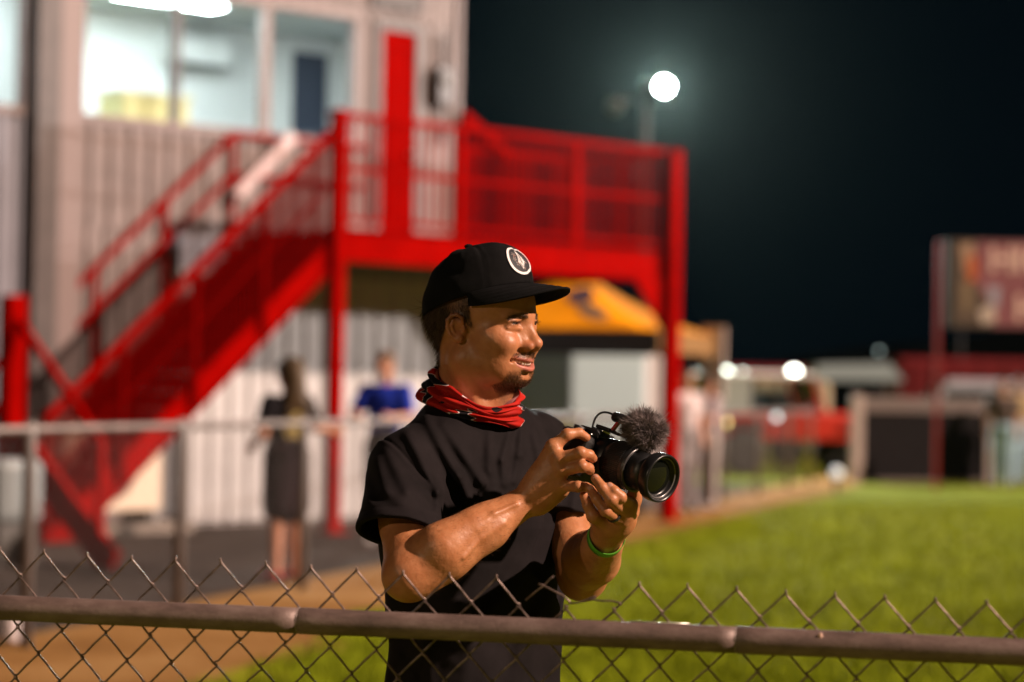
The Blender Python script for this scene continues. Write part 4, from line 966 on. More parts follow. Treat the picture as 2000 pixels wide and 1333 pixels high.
person = thing('person', 'man in black cap, black t-shirt and red neck gaiter holding a camera', 'person', (-.06, 4.22, 0))
hV, hQ, hT, hL = build_head()
bV, bQ, bT = build_body()
V = np.concatenate([hV, bV]); Q = np.concatenate([hQ, bQ+len(hV)])
me = mesh_np('body', V, Q, M_SKIN)
ca = me.color_attributes.new('tint', 'FLOAT_COLOR', 'POINT'); ca.data.foreach_set('color', np.concatenate([hT, bT]).ravel())
body = link('body', me, person, True)
hN = vnormals(hV, hQ)
Mh = Matrix(np.vstack([np.hstack([HR, HC[:, None]]), [0, 0, 0, 1]]).tolist())
def head_part(name, mb, m, smooth=True, parent=person):
    me = mb.mesh(name, m, smooth); me.transform(Mh); return link(name, me, parent, True)
# eyes and teeth
M_EYE = mat('eye_white', (0.17, 0.13, 0.11), .2); M_IRIS = mat('iris', (0.03, 0.016, 0.01), .1)
for s in (-1, 1):
    e = MB(); e.ball((.0785, s*.0325, .0125), .0122, 20, 14); eo = head_part('eye', e, M_EYE)
    e = MB(); e.ball((.0870, s*.0318, .0125), (.0042, .0058, .0058), 14, 10); me = e.mesh('iris', M_IRIS, True); me.transform(Mh)
    link('iris', me, eo, True)
tm = MB()
for i in range(-6, 6):
    y0 = (i+.5)*.0049; wd = .0024 if abs(i+.5) > 1 else .0027
    xf = .0900-17*y0*y0; zt = -.0522+7.5*y0*y0; ht = .0070 if abs(i+.5) < 3 else .0052
    tm.ball((xf-.003, y0, zt-ht/2), (.0034, wd*1.04, ht*.66), 8, 6)
head_part('teeth', tm, mat('tooth_enamel', (0.80, 0.72, 0.62), .25))
# hair, beard, brows as strands rooted on the head
def pick(mask, n):
    ix = np.nonzero(mask)[0]; return rng.choice(ix, min(n, len(ix)), replace=False)
hx, hy, hz = hL.T; hay = np.abs(hy)
def loc(v): return v @ HR.T
mk = (((hx < -.036+.9*np.clip(hz-.012, -.03, .02)) & (hz < .06) & (hz > -.047)) | ((hx < .022) & (hx > -.022) & (hz > .028-.012*(hx > .004)) & (hz < .075) & (hay > .05))) & ~((hay > .0735) & (hz < .04) & (hx > -.026))
ix = pick(mk, 5200)
dl = np.stack([-.25+.15*rng.normal(size=len(ix)), .12*rng.normal(size=len(ix)), -1+.2*rng.normal(size=len(ix))], 1)
sb = hx[ix] > -.014
dl[sb, 0] = .10+.25*rng.random(sb.sum())
D = loc(dl)+hN[ix]*.30; D /= np.linalg.norm(D, axis=1, keepdims=True)
strands(hV[ix]-hN[ix]*.001, D, rng.uniform(.008, .019, len(ix)), rng.uniform(.0004, .0008, len(ix)), hN[ix]*.10, M_HAIR, 'hair', person)
ix = pick((hx < -.07) & (hz < .065) & (hz > .025), 40)     # stray locks below the cap's back
D = hN[ix]*.9+loc(np.tile([-.3, 0, .35], (len(ix), 1)))+rng.normal(size=(len(ix), 3))*.35; D /= np.linalg.norm(D, axis=1, keepdims=True)
strands(hV[ix], D, rng.uniform(.012, .024, len(ix)), np.full(len(ix), .0006), rng.normal(size=(len(ix), 3))*.3, M_HAIR, 'stray_hair', person)
gm = (hx > .036) & (hz < -.062-.22*np.clip(hay-.012, -.02, 1)) & (hay < .041) & (hz > -.102) & (hN @ loc(np.array([.6, 0, -.3])) > -.35)
low = rng.random(len(hV)) < np.clip((-.060-hz)/.022, .10, 1)
low &= ~((hx > .072) & (hay < .013) & (hz > -.083) & (rng.random(len(hV)) < .8))
ix = pick(gm & low, 2600)
D = hN[ix]*.40+loc(np.tile([.12, 0, -1.], (len(ix), 1)))+rng.normal(size=(len(ix), 3))*.28; D /= np.linalg.norm(D, axis=1, keepdims=True)
beard = strands(hV[ix]-hN[ix]*.0006, D, rng.uniform(.003, .0065, len(ix)), rng.uniform(.0004, .0007, len(ix)), hN[ix]*-.15, M_BEARD, 'goatee', person)
sm_ = (hx+14*hy*hy > .083) & (hz < -.037) & (hz-7.5*hy*hy > -.0495) & (hay < .033) & (hz > -.056)
ix = pick(sm_, 900)
D = hN[ix]*.35+loc(np.stack([np.zeros(len(ix)), np.sign(hy[ix])*.7, np.full(len(ix), -.7)], 1))+rng.normal(size=(len(ix), 3))*.25; D /= np.linalg.norm(D, axis=1, keepdims=True)
strands(hV[ix], D, rng.uniform(.003, .0065, len(ix)), rng.uniform(.0003, .0006, len(ix)), hN[ix]*-.1, M_BEARD, 'moustache', person)
zb = .0245-6.0*np.clip(hay-.022, 0, 1)**2*1.0
em = (hx > .06) & (np.abs(hz-zb) < .0045-.05*np.clip(hay-.03, 0, .03)) & (hay > .011) & (hay < .050)
ix = pick(em, 480)
D = hN[ix]*.25+loc(np.stack([-.2*np.ones(len(ix)), np.sign(hy[ix])*1., np.full(len(ix), .15)], 1))+rng.normal(size=(len(ix), 3))*.18; D /= np.linalg.norm(D, axis=1, keepdims=True)
strands(hV[ix], D, rng.uniform(.005, .009, len(ix)), rng.uniform(.0005, .0008, len(ix)), hN[ix]*-.15, M_HAIR, 'eyebrow', person)
lm = (hx > .085-.012*(hay > .04)) & (np.abs(hz-.0158) < .0018) & (hay > .021) & (hay < .046)
ix = pick(lm, 140)
D = hN[ix]*.8+loc(np.stack([.4*np.ones(len(ix)), np.sign(hy[ix])*.4, np.full(len(ix), -.25)], 1)); D /= np.linalg.norm(D, axis=1, keepdims=True)
strands(hV[ix], D, rng.uniform(.005, .008, len(ix)), np.full(len(ix), .0006), hN[ix]*.1, M_HAIR, 'eyelash', person)

fm = (bV[:, 2] > 1.12) & (bV[:, 0] > RE[0]-.01) & (bV[:, 0] < RW[0]-.005) & (bV[:, 1] < 4.0)
bN = vnormals(bV, bQ); ix = pick(fm, 1500)
D = bN[ix]*.35+(RW-RE)/np.linalg.norm(RW-RE)*.8+rng.normal(size=(len(ix), 3))*.25+np.array([0, 0, -.3]); D /= np.linalg.norm(D, axis=1, keepdims=True)
strands(bV[ix], D, rng.uniform(.006, .012, len(ix)), np.full(len(ix), .00022), -bN[ix]*.15, M_BEARD, 'arm_hair', person)
# ---- cap: domed crown with a steep front, curved brim, round emblem
def crown_pt(phi, t):
    c, s_ = math.cos(phi), math.sin(phi)
    front = max(0, c)
    xr = (.104 if c > 0 else .103)*c-.003; yr = .0835*s_
    z0 = .061+.20*xr+(-.006*c*c if c < 0 else 0)
    xa, za = -.014, .153+.003*math.cos(phi)
    a = t*math.pi/2
    e1 = .88-.30*front; e2 = 1.08-.12*front
    cc = max(0, math.cos(a))**e1; ss = math.sin(a)**e2
    x = xa+(xr-xa)*cc; y = yr*cc; z = z0+(za-z0)*ss
    z += .006*front*math.sin(math.pi*t)
    return np.array([x, y, z])
NP, NT = 120, 26
cv = []; cf = []
seams = [math.radians(d) for d in (0, 55, 115, 180, 245, 305)]
for j in range(NT+1):
    t = j/NT*.985
    for i in range(NP):
        ph = 2*math.pi*i/NP; p = crown_pt(ph, t)
        ds = min(abs((ph-q+math.pi) % (2*math.pi)-math.pi) for q in seams)*.095*max(.12, math.cos(t*math.pi/2))
        o = p-np.array([-.01, 0, .05]); o /= np.linalg.norm(o)
        wr = .0016*math.sin(3*ph+9*t)*math.sin(math.pi*t)+.0012*math.sin(7*ph-5*t+1)*math.sin(math.pi*t)
        if math.cos(ph) < .2: wr += .0022*math.sin(5*ph+14*t)*math.sin(math.pi*t)
        cv.append(p+o*(wr-.0020*math.exp(-(ds/.0020)**2)+.0009*math.exp(-((ds-.005)/.002)**2)))
for j in range(NT):
    for i in range(NP): cf.append((j*NP+i, j*NP+(i+1) % NP, (j+1)*NP+(i+1) % NP, (j+1)*NP+i))
cf.append(tuple(NT*NP+i for i in range(NP)))
cm = MB(); cm.add(cv, cf)
capo = head_part('cap', cm, M_CAP)
so = capo.modifiers.new('cloth', 'SOLIDIFY'); so.thickness = .0022; so.offset = -1
cbv = BVHTree.FromPolygons([Vector(v) for v in cv], cf)
b = MB(); b.ball((-.014, 0, .1565), (.0075, .0075, .0042), 12, 8); me = b.mesh('button', M_CAP, True); me.transform(Mh); link('button', me, capo, True)
# brim
bm_ = MB(); NB, NR = 44, 30; top = []
for i in range(NB+1):
    ph = math.radians(-74+148*i/NB); root = crown_pt(ph, 0.0)
    s_ = math.sin(ph)/math.sin(math.radians(74))
    L = .071*(1-abs(s_)**3.2)**.55+.0005
    for j in range(NR+1):
        q = j/NR; x = root[0]+L*q; y = root[1]*(1+.10*q*(1-abs(s_)))
        z = root[2]-.0015-.30*L*q*.55-4.3*(y*y)*q*.6-.002*q*q+.004*abs(s_)**2*(1-q)+.0005*math.cos(q*2*math.pi*5)*(q > .08)
        top.append((x, y, z))
for i in range(NB+1): pass
nn = NR+1
fs = [(i*nn+j, i*nn+j+1, (i+1)*nn+j+1, (i+1)*nn+j) for i in range(NB) for j in range(NR)]
bm_.add(top, fs)
bo = bm_.mesh('brim', M_CAP, True); bo.transform(Mh); bo = link('brim', bo, capo, True)
so = bo.modifiers.new('board', 'SOLIDIFY'); so.thickness = .0036; so.offset = 0
# emblem disc laid on the front panel
d0 = Vector((.082, -.008, .119))
hit, nrm, _, _ = cbv.ray_cast(Vector((.3, -.05, .20)), (d0-Vector((.3, -.05, .20))).normalized())
ex = Vector((0, 0, 1)).cross(nrm).normalized(); ey = nrm.cross(ex)
def patch(name, polys, m, off, parent):
    mb = MB()
    fine = []
    for poly in polys:
        if max(math.hypot(poly[0][0]-q[0], poly[0][1]-q[1]) for q in poly) < .008: fine.append(poly); continue
        for i in range(1, len(poly)-1):
            A_, B_, C_ = [np.array(q) for q in (poly[0], poly[i], poly[i+1])]; n = 6
            pt = lambda u, v: tuple(A_+(B_-A_)*u/n+(C_-A_)*v/n)
            for u in range(n):
                for v in range(n-u):
                    fine.append([pt(u, v), pt(u+1, v), pt(u, v+1)])
                    if u+v < n-1: fine.append([pt(u+1, v), pt(u+1, v+1), pt(u, v+1)])
    for poly in fine:
        vs_ = []
        for a, c in poly:
            o = hit+nrm*.05+ex*a+ey*c
            h2, n2, _, _ = cbv.ray_cast(o, -nrm)
            if h2 is None: h2, n2 = hit+ex*a+ey*c, nrm
            vs_.append(h2+n2*off)
        mb.add(vs_, [tuple(range(len(vs_)))])
    me = mb.mesh(name, m, False); me.transform(Mh); return link(name, me, parent, True)
R_ = .0272
def ringq(r0, r1, n=40, sub=1):
    out = []
    for i in range(n):
        a, c = 2*math.pi*i/n, 2*math.pi*(i+1)/n
        out.append([(r0*math.cos(a), r0*math.sin(a)), (r1*math.cos(a), r1*math.sin(a)), (r1*math.cos(c), r1*math.sin(c)), (r0*math.cos(c), r0*math.sin(c))])
    return out
emb = patch('emblem', ringq(R_*.86, R_, 48), M_WHITE, .0022, capo)
disc = []
for k in range(6): disc += ringq(R_*.88*k/6+1e-5, R_*.88*(k+1)/6, 32)
patch('emblem_disc', disc, mat('emblem_black', (0.012, 0.012, 0.018), .7), .0015, emb)
def sc(pts, s=R_*.80): return [(x*s, y*s) for x, y in pts]
M_EB = MATS['emblem_black']
patch('emblem_stone', [sc([(0, .90), (.36, -.28), (0, -.84), (-.36, -.28)])], M_WHITE, .0021, emb)
patch('emblem_facets', [sc(p) for p in ([(0, .55), (.10, -.22), (0, -.46), (-.10, -.22)], [(-.06, .62), (-.24, -.22), (-.28, -.24)], [(.06, .62), (.24, -.22), (.28, -.24)], [(-.30, -.32), (-.02, -.74), (-.05, -.62), (-.24, -.32)], [(.30, -.32), (.02, -.74), (.05, -.62), (.24, -.32)])], M_EB, .0026, emb)
patch('emblem_core', [sc([(0, .22), (.04, -.20), (0, -.34), (-.04, -.20)])], M_WHITE, .0030, emb)
palms = []
for cx_, cy_, s_ in ((-.50, .42, .26), (-.62, .02, .22), (-.42, -.38, .24), (.45, .30, .16), (.50, -.25, .20), (.15, -.80, .14)):
    for k in range(5):
        a = k*1.26+cx_*9; palms.append([(cx_, cy_), (cx_+s_*math.cos(a-.22)*.7, cy_+s_*math.sin(a-.22)*.7), (cx_+s_*math.cos(a), cy_+s_*math.sin(a)), (cx_+s_*math.cos(a+.22)*.7, cy_+s_*math.sin(a+.22)*.7)])
patch('emblem_palms', [sc(p) for p in palms], mat('emblem_teal', (0.16, 0.30, 0.32), .7, var=.7, vscale=120, col2=(.5, .25, .2)), .0020, emb)

# ---- neck gaiter: bunched tube, red outside with black and white print, pink lining
def gaiter():
    fw = np.array([.80, -.60, 0]); sd = np.array([-.60, -.80, 0]); up = np.array([0, 0, 1.])
    # level: centre px, depth, front radius, side radius, tilt, bulge-phase
    lv = []
    def loop(c, rf, rs, tf, ts=0.0): lv.append((c, rf, rs, tf, ts))
    c0 = PA(932, 752, 4.185); c1 = PA(917, 803, 4.20)
    K = 26
    inner = [(.55, .050, .056), (.35, .060, .060), (.15, .070, .064), (.03, .077, .067)]
    for q, rf, rs in inner: loop(c0*(1-q)+c1*q, rf, rs, .50)
    for i in range(K+1):
        q = i/K
        c = c0*(1-q)+c1*q
        rf = .080+.012*q; rs = .0685+.019*q
        roll = .0058*abs(math.sin(math.pi*(q*2.6+.15)))-.004
        if q > .9: roll -= .02*(q-.9)/.1*.5
        loop(c, rf+roll, rs+roll, .50-.08*q)
    for q, s_ in ((1.0, .012), (.9, .03)):
        c = c0*(1-q)+c1*q; loop(c, .092-s_, .088-s_, .42)
    n = 140; V = []; F = []; MI = []
    for j, (c, rf, rs, tf, ts) in enumerate(lv):
        out = j >= len(inner); qq = (j-len(inner))/K if out else 0
        for i in range(n):
            a = 2*math.pi*i/n
            ca_, sa_ = math.cos(a), math.sin(a)
            x = rf*ca_; y = rs*sa_
            wv = 0
            if out:
                ph = qq*17+2.2*math.sin(a*1.0+.6)+1.1*math.sin(2*a+1)
                wv = .0046*math.sin(ph)+.0026*math.sin(ph*2.1+3*a)+.0012*math.sin(9*a+qq*20)
                wv *= min(1, qq*6+.15)
            else:
                wv = .0040*math.sin(9*a+.8)*max(0, ca_)**.5*(1 if j < 3 else .4)
            p = c+fw*(x*(1+wv/rf)+(wv*ca_*0))+sd*(y*(1+wv/rs))-up*(tf*x*.80)+up*(.004*math.sin(2*a+.5))
            p = p+up*((.0022*math.sin(5*a+qq*6) if out else 0)-.48*(1-qq)*y*(.12+.88*max(0, ca_)))
            V.append(p)
    for j in range(len(lv)-1):
        for i in range(n):
            F.append((j*n+i, (j+1)*n+i, (j+1)*n+(i+1) % n, j*n+(i+1) % n)); MI.append(1 if j < len(inner)-1 else 0)
    return np.array(V), np.array(F), MI
m = bpy.data.materials.new('gaiter_print'); m.use_nodes = True; nt = m.node_tree; bs = nt.nodes['Principled BSDF']
tc = nt.nodes.new('ShaderNodeTexCoord'); mp = nt.nodes.new('ShaderNodeMapping'); nt.links.new(tc.outputs['Object'], mp.inputs['Vector'])
mp.inputs['Rotation'].default_value = (.2, .45, .3); mp.inputs['Scale'].default_value = (7, 7, 22)
n1 = nt.nodes.new('ShaderNodeTexNoise'); n1.inputs['Scale'].default_value = 1.4; n1.inputs['Detail'].default_value = 1.2; n1.inputs['Distortion'].default_value = .8
nt.links.new(mp.outputs['Vector'], n1.inputs['Vector'])
r = nt.nodes.new('ShaderNodeValToRGB'); r.color_ramp.interpolation = 'CONSTANT'
e = r.color_ramp.elements; e[0].position = 0; e[0].color = (.008, .007, .009, 1); e[1].position = .49; e[1].color = (.62, .50, .50, 1)
x = e.new(.503); x.color = (.34, .009, .005, 1); x = e.new(.575); x.color = (.30, .008, .006, 1); x = e.new(.61); x.color = (.38, .012, .006, 1); x = e.new(.70); x.color = (.012, .008, .01, 1)
nt.links.new(n1.outputs['Fac'], r.inputs['Fac']); nt.links.new(r.outputs['Color'], bs.inputs['Base Color']); bs.inputs['Roughness'].default_value = .7; bs.inputs['Specular IOR Level'].default_value = .15
gv, gf, gmi = gaiter()
me = mesh_np('neck_gaiter', gv, gf[:, ::-1], m); me.materials.append(mat('gaiter_lining', (0.60, 0.26, 0.27), .7))
me.polygons.foreach_set('material_index', gmi)
go = link('neck_gaiter', me, person, True)
so = go.modifiers.new('cloth', 'SOLIDIFY'); so.thickness = .0016; so.offset = 0
sb_ = go.modifiers.new('soft', 'SUBSURF'); sb_.levels = 1; sb_.render_levels = 1

# ---- t-shirt
def build_shirt():
    lo = (-.32, 3.80, .80); hi = (.20, 4.60, 1.46)
    g = Grid(lo, hi, .0027)
    side = np.array([-.70, -.714, 0]); fw = np.array([.714, -.70, 0])
    Rt = np.stack([fw, -side, np.array([0, 0, 1])], 1); M = (Rt, np.array([-.056, 4.235, 0]))
    def torso():
        # half-widths by height
        zs = np.array([.80, .92, 1.02, 1.12, 1.22, 1.30, 1.36, 1.40, 1.44])
        aw = np.array([.170, .166, .168, .178, .192, .190, .165, .120, .06])
        ab = np.array([.128, .122, .120, .124, .130, .122, .105, .085, .05])
        def fn(X, Y, Z):
            a = np.interp(Z, zs, aw).astype(np.float32); b_ = np.interp(Z, zs, ab).astype(np.float32)
            rr = (np.abs(X/b_)**2.3+np.abs(Y/a)**2.3)**(1/2.3)
            return np.maximum((rr-1)*np.minimum(a, b_)*.85, .835-Z)
        return fn, np.array([-.14, -.21, .82]), np.array([.14, .21, 1.45])
    g.ap(torso(), 0, 'u', M)
    nb = PA(915, 800, 4.22)
    g.ap(cone(nb+np.array([0, 0, -.035]), RS+np.array([.008, .01, .0]), .056, .050), .05)
    g.ap(cone(nb+np.array([0, 0, -.035]), LS+np.array([-.010, 0, .0]), .056, .052), .05)
    rdir = (RE-RS)/np.linalg.norm(RE-RS); ldir = (LE-LS)/np.linalg.norm(LE-LS)
    out = np.array([-.022, 0, .004])
    g.ap(cone(RS+np.array([.002, .005, .0]), RS+rdir*.20+out, .055, .0715), .03)
    g.ap(cone(LS+np.array([-.004, 0, 0]), LS+ldir*.185+np.array([-.012, 0, .0]), .064, .061), .035)
    # cut sleeve hems square to the arm and hollow them
    def cut(c, n_, r):
        def fn(X, Y, Z):
            ax = (X-c[0])*n_[0]+(Y-c[1])*n_[1]+(Z-c[2])*n_[2]
            rad = np.sqrt(np.maximum(0, (X-c[0])**2+(Y-c[1])**2+(Z-c[2])**2-ax*ax))
            return np.maximum(np.maximum(-ax, ax-.12), rad-r)
        return fn, np.array(c)-.15, np.array(c)+.15
    nr = np.array([-.06, -.40, -.91]); nr /= np.linalg.norm(nr)
    g.ap(cut(RS+rdir*.168+out, nr, .105), .002, 's')
    nl = ldir+np.array([-.25, .1, 0]); nl /= np.linalg.norm(nl)
    g.ap(cut(LS+ldir*.172, nl, .085), .002, 's')
    # folds
    z = g.ax[2]; X = g.ax[0][:, None, None]; Y = g.ax[1][None, :, None]; Z = z[None, None, :]
    band = np.abs(g.F) < .03
    ii = np.argwhere(band); px = g.ax[0][ii[:, 0]]; py = g.ax[1][ii[:, 1]]; pz = g.ax[2][ii[:, 2]]
    qx = 1000+px/py*FPX; qy = 760-(pz-CAM_Z)/py*FPX+(qx-1000)*.0175
    dsp = .0016*np.sin(31*px+17*pz+9*py)+.0012*np.sin(55*pz-40*px+22*py)+.0010*np.sin(80*px+30*py+13*pz)
    folds = [((835, 815), (900, 930), (925, 985), .0085, 9), ((868, 832), (945, 940), (985, 990), .0065, 8), ((800, 850), (862, 960), (868, 1030), .0095, 9),
             ((1000, 842), (985, 900), (990, 945), .0045, 6), ((1022, 838), (1018, 890), (1010, 940), .0045, 6), ((1045, 840), (1060, 900), (1055, 960), .0045, 7),
             ((960, 850), (960, 920), (975, 960), .004, 7), ((740, 900), (760, 960), (830, 1010), .006, 10), ((760, 880), (800, 960), (850, 1000), .005, 9), ((715, 930), (725, 980), (780, 1020), .004, 9),
             ((1085, 960), (1092, 1040), (1085, 1110), .005, 8), ((1040, 1120), (960, 1200), (900, 1290), .006, 14), ((1095, 1150), (1040, 1230), (1020, 1330), .006, 13),
             ((800, 1180), (840, 1250), (850, 1333), .006, 13), ((900, 1190), (930, 1260), (920, 1333), .004, 12), ((1100, 1060), (1120, 1020), (1130, 960), .004, 7)]
    for a, c, e_, amp, wd in folds:
        for p, q in ((a, c), (c, e_)):
            p = np.array(p, float); q = np.array(q, float); ab = q-p
            t = np.clip(((qx-p[0])*ab[0]+(qy-p[1])*ab[1])/(ab @ ab), 0, 1)
            dist = (qx-p[0]-t*ab[0])*(-ab[1])/np.linalg.norm(ab)+(qy-p[1]-t*ab[1])*ab[0]/np.linalg.norm(ab)
            dd = np.hypot(qx-p[0]-t*ab[0], qy-p[1]-t*ab[1])
            wd_ = wd*1.35; dsp += amp*.80*(np.exp(-(dd/wd_)**2)-.5*np.exp(-((dist-wd_*1.6)/wd_)**2-np.maximum(0, dd-1.6*wd_)**2/(1.8*wd_)**2)*(1-np.exp(-(t/.25)**2))*(1-np.exp(-((1-t)/.25)**2)))
    # stitched hem lines of the sleeves
    for c, n_ in ((RS+rdir*.168+out, nr),):
        ax = (px-c[0])*n_[0]+(py-c[1])*n_[1]+(pz-c[2])*n_[2]
        near = np.exp(-(np.linalg.norm(np.stack([px, py, pz], 1)-c, axis=1)/.09)**6)
        dsp += near*(-.0022*np.exp(-((ax+.020)/.003)**2)+.0012*np.exp(-((ax+.008)/.007)**2))
    for c, n_, r_ in ((RS+np.array([-.002, .0, .0])+rdir*.012, np.array([-.80, -.30, -.52]), .105), (LS+ldir*.005, np.array([.75, .1, -.6]), .10)):   # armhole seams
        n_ = n_/np.linalg.norm(n_); ax = (px-c[0])*n_[0]+(py-c[1])*n_[1]+(pz-c[2])*n_[2]
        near = np.exp(-(np.linalg.norm(np.stack([px, py, pz], 1)-c, axis=1)/r_)**8)
        dsp += near*(-.0026*np.exp(-(ax/.0028)**2)+.0016*np.exp(-((ax-.007)/.004)**2))
    edge = np.minimum(np.abs((px-RS[0]-out[0]-rdir[0]*.168)*nr[0]+(py-RS[1]-out[1]-rdir[1]*.168)*nr[1]+(pz-RS[2]-out[2]-rdir[2]*.168)*nr[2]), .05)/.05
    g.F[band] -= (dsp*(.35+.65*edge)).astype(np.float32)
    g.ap(cone(RS+rdir*.120+out, RS+rdir*.27+out, .052, .0655), .004, 's')
    g.ap(cone(LS+ldir*.125, LS+ldir*.20, .046, .052), .004, 's')
    t_ = torso(); g.ap((lambda a_, b_, c_: t_[0](a_, b_, c_)+.009, t_[1], t_[2]), 0, 'u', M)
    V, Q = g.surf()
    return V, Q
sV, sQ = build_shirt()
shirt = link('tshirt', mesh_np('tshirt', sV, sQ, M_SHIRT), person, True)
ls = shirt.modifiers.new('relax', 'LAPLACIANSMOOTH'); ls.iterations = 2; ls.lambda_factor = .12
# ---- trousers and shoes (stand below the fence, mostly out of frame)
g = Grid((-.30, 4.0, .02), (.16, 4.46, .95), .008)
for s, fx in ((1, -.13), (-1, .03)):
    hp = np.array([-.056-.085*.7*s, 4.235-.085*.7*s, .86]); kn = np.array([fx*.9, 4.235-.07*s, .48]); an = np.array([fx, 4.235-.08*s, .09])
    g.ap(cone(hp, kn, .100, .075), .03); g.ap(cone(kn, an, .072, .060), .02)
g.ap(ell((-.056, 4.235, .87), (.135, .135, .10)), .05)
tV, tQ = g.surf()
link('trousers', mesh_np('trousers', tV, tQ, mat('trouser_cotton', (0.016, 0.014, 0.017), .8)), person, True)
for s, fx in ((1, -.13), (-1, .03)):
    sh = MB(); c = Vector((fx+.03, 4.235-.08*s-.03, 0))
    sh.ball((0, 0, .045), (.135, .05, .052), 16, 10)
    sh.v = [(v[0], v[1], max(.0, v[2])) for v in sh.v]
    me = sh.mesh('shoe', mat('shoe_black', (0.02, 0.02, 0.02), .6), True); me.transform(Matrix.Translation(c) @ Matrix.Rotation(math.radians(-45), 4, 'Z')); link('shoe', me, person, True)
# ---- wristband and ring
def band(c, n_, r1, r2, wd, m, name, th=.0012, parent=person, gap=False):
    n_ = Vector(n_).normalized(); e = n_.cross(Vector((0, 1, 0))).normalized(); f = n_.cross(e); mb = MB(); N = 40
    for i in range(N):
        a = 2*math.pi*i/N; dr = e*math.cos(a)*r1+f*math.sin(a)*r2
        mb.v += [tuple(Vector(c)+dr-n_*wd/2+n_*.002*math.sin(a*2)), tuple(Vector(c)+dr+n_*wd/2+n_*.002*math.sin(a*2))]
    mb.f = [(2*i, 2*((i+1) % N), 2*((i+1) % N)+1, 2*i+1) for i in range(N)]; mb.mi = [0]*N
    o = mb.build(name, m, parent, True, True); so = o.modifiers.new('band', 'SOLIDIFY'); so.thickness = th; so.offset = 1; return o
wb_c = LW*.96+LE*.04
wb = band(wb_c, LE-LW, .0300, .0315, .018, mat('wristband_green', (0.10, 0.36, 0.03), .45), 'wristband')
wb['label'] = 'bright green paper wristband on the hand under the lens'
rc = (PA(*L_F[2][0])*.55+PA(*L_F[2][1])*.45)
rg = band(rc, PA(*L_F[2][1])-PA(*L_F[2][0]), .0108, .0108, .006, mat('ring_black', (0.02, 0.02, 0.02), .3), 'ring')
# fingernails that show on the lens hand
for f, up_ in ((L_F[0], 1), (L_F[1], 1), (L_F[2], 1)):
    a, c = PA(*f[2]), PA(*f[3]); d = (c-a)/np.linalg.norm(c-a)
    cc = c+d*.0005+np.array([0, -.0066, .0015])
    nb_ = MB(); nb_.ball((0, 0, 0), (.0062, .0048, .0013), 12, 8)
    zax = Vector((-.1, -.93, .3)); zax = (zax-Vector(d)*zax.dot(Vector(d))).normalized(); yax = zax.cross(Vector(d))
    R4 = Matrix((Vector(d), yax, zax)).transposed().to_4x4(); me = nb_.mesh('fingernail', mat('nail', (0.50, 0.27, 0.20), .28), True)
    me.transform(Matrix.Translation(Vector(cc)) @ R4); link('fingernail', me, person, True)

# ============================================================ THE HANDHELD CAMERA
M0 = P(1172, 893, 4.0)
fv = Vector((.69, -.69, -.215)).normalized()
rv = Vector((-.67, -.66, .27)); lv_ = (-(rv-fv*rv.dot(fv))).normalized(); uv = fv.cross(lv_)
MC = Matrix((fv, lv_, uv)).transposed().to_4x4(); MC.translation = M0
cam_t = thing('camera', 'black camera with zoom lens and furry microphone in the hands of the capped man', 'camera', M=MC)
M_BODY = mat('camera_body', (0.010, 0.010, 0.011), .38, bump=.2, bscale=900)
M_LENS = mat('lens_barrel', (0.011, 0.011, 0.012), .42); M_RUB = mat('lens_rubber', (0.009, 0.008, 0.008), .75)
M_GLOSS = mat('lens_gloss', (0.010, 0.010, 0.011), .32, spec=.4)
b = MB(); b.box(-.048, -.004, -.062, .066, -.054, .029); bo = b.build('camera_body', M_BODY, cam_t, bevel=.007)
b = MB(); b.box(-.040, .020, -.066, -.036, -.046, .026); b.build('grip', M_RUB, cam_t, bevel=.012)
b = MB(); b.prism([(-.050, .026), (.002, .026), (.0, .034), (-.008, .041), (-.046, .040)], -.022, .026); b.build('viewfinder_hump', M_BODY, cam_t, bevel=.003)
b = MB(); b.lathe([(.0, .027), (.0095, .027), (.0098, .036), (.0, .036)], 20, (-.028, -.042, 0)); b.build('mode_dial', M_BODY, cam_t, True)
b = MB(); b.lathe([(.0, .024), (.0065, .024), (.006, .0300), (.0, .0305)], 16, (.006, -.050, 0)); b.build('shutter_button', mat('button_metal', (.12, .12, .12), .25, 1), cam_t, True)
def lx(name, prof, m, n=48): 
    b = MB(); b.lathe(prof, n, (0, 0, 0), 'x')
    if prof[0][0] > 0: b.f = b.f[:-2]; b.mi = b.mi[:-2]
    return b.build(name, m, cam_t, True)
lx('lens_mount', [(0, -.004), (.031, -.004), (.0315, .006), (0, .006)], mat('mount_metal', (.35, .33, .32), .3, 1))
br = lx('lens_barrel', [(0, .004), (.0325, .004), (.0345, .008), (.0360, .020), (.0362, .030), (.0355, .031), (.0355, .033), (.0366, .034), (.0370, .080), (.0365, .0835), (.0345, .085), (0, .085)], M_LENS)
# ribbed zoom ring: ribs as geometry in one part
zr = MB()
for k in range(72):
    a = 2*math.pi*k/72
    for x0, x1 in ((.040, .074),):
        c_, s_ = math.cos(a), math.sin(a); tx, ty = -s_*.0009, c_*.0009
        r0, r1 = .0365, .0381
        zr.add([(x0, r0*c_+tx, r0*s_+ty), (x0, r1*c_+tx*.7, r1*s_+ty*.7), (x0, r1*c_-tx*.7, r1*s_-ty*.7), (x0, r0*c_-tx, r0*s_-ty), (x1, r0*c_+tx, r0*s_+ty), (x1, r1*c_+tx*.7, r1*s_+ty*.7), (x1, r1*c_-tx*.7, r1*s_-ty*.7), (x1, r0*c_-tx, r0*s_-ty)],
               [(0, 1, 2, 3), (7, 6, 5, 4), (0, 4, 5, 1), (1, 5, 6, 2), (2, 6, 7, 3)])
zo = zr.build('zoom_ring', M_RUB, cam_t); zo['kind'] = 'stuff'
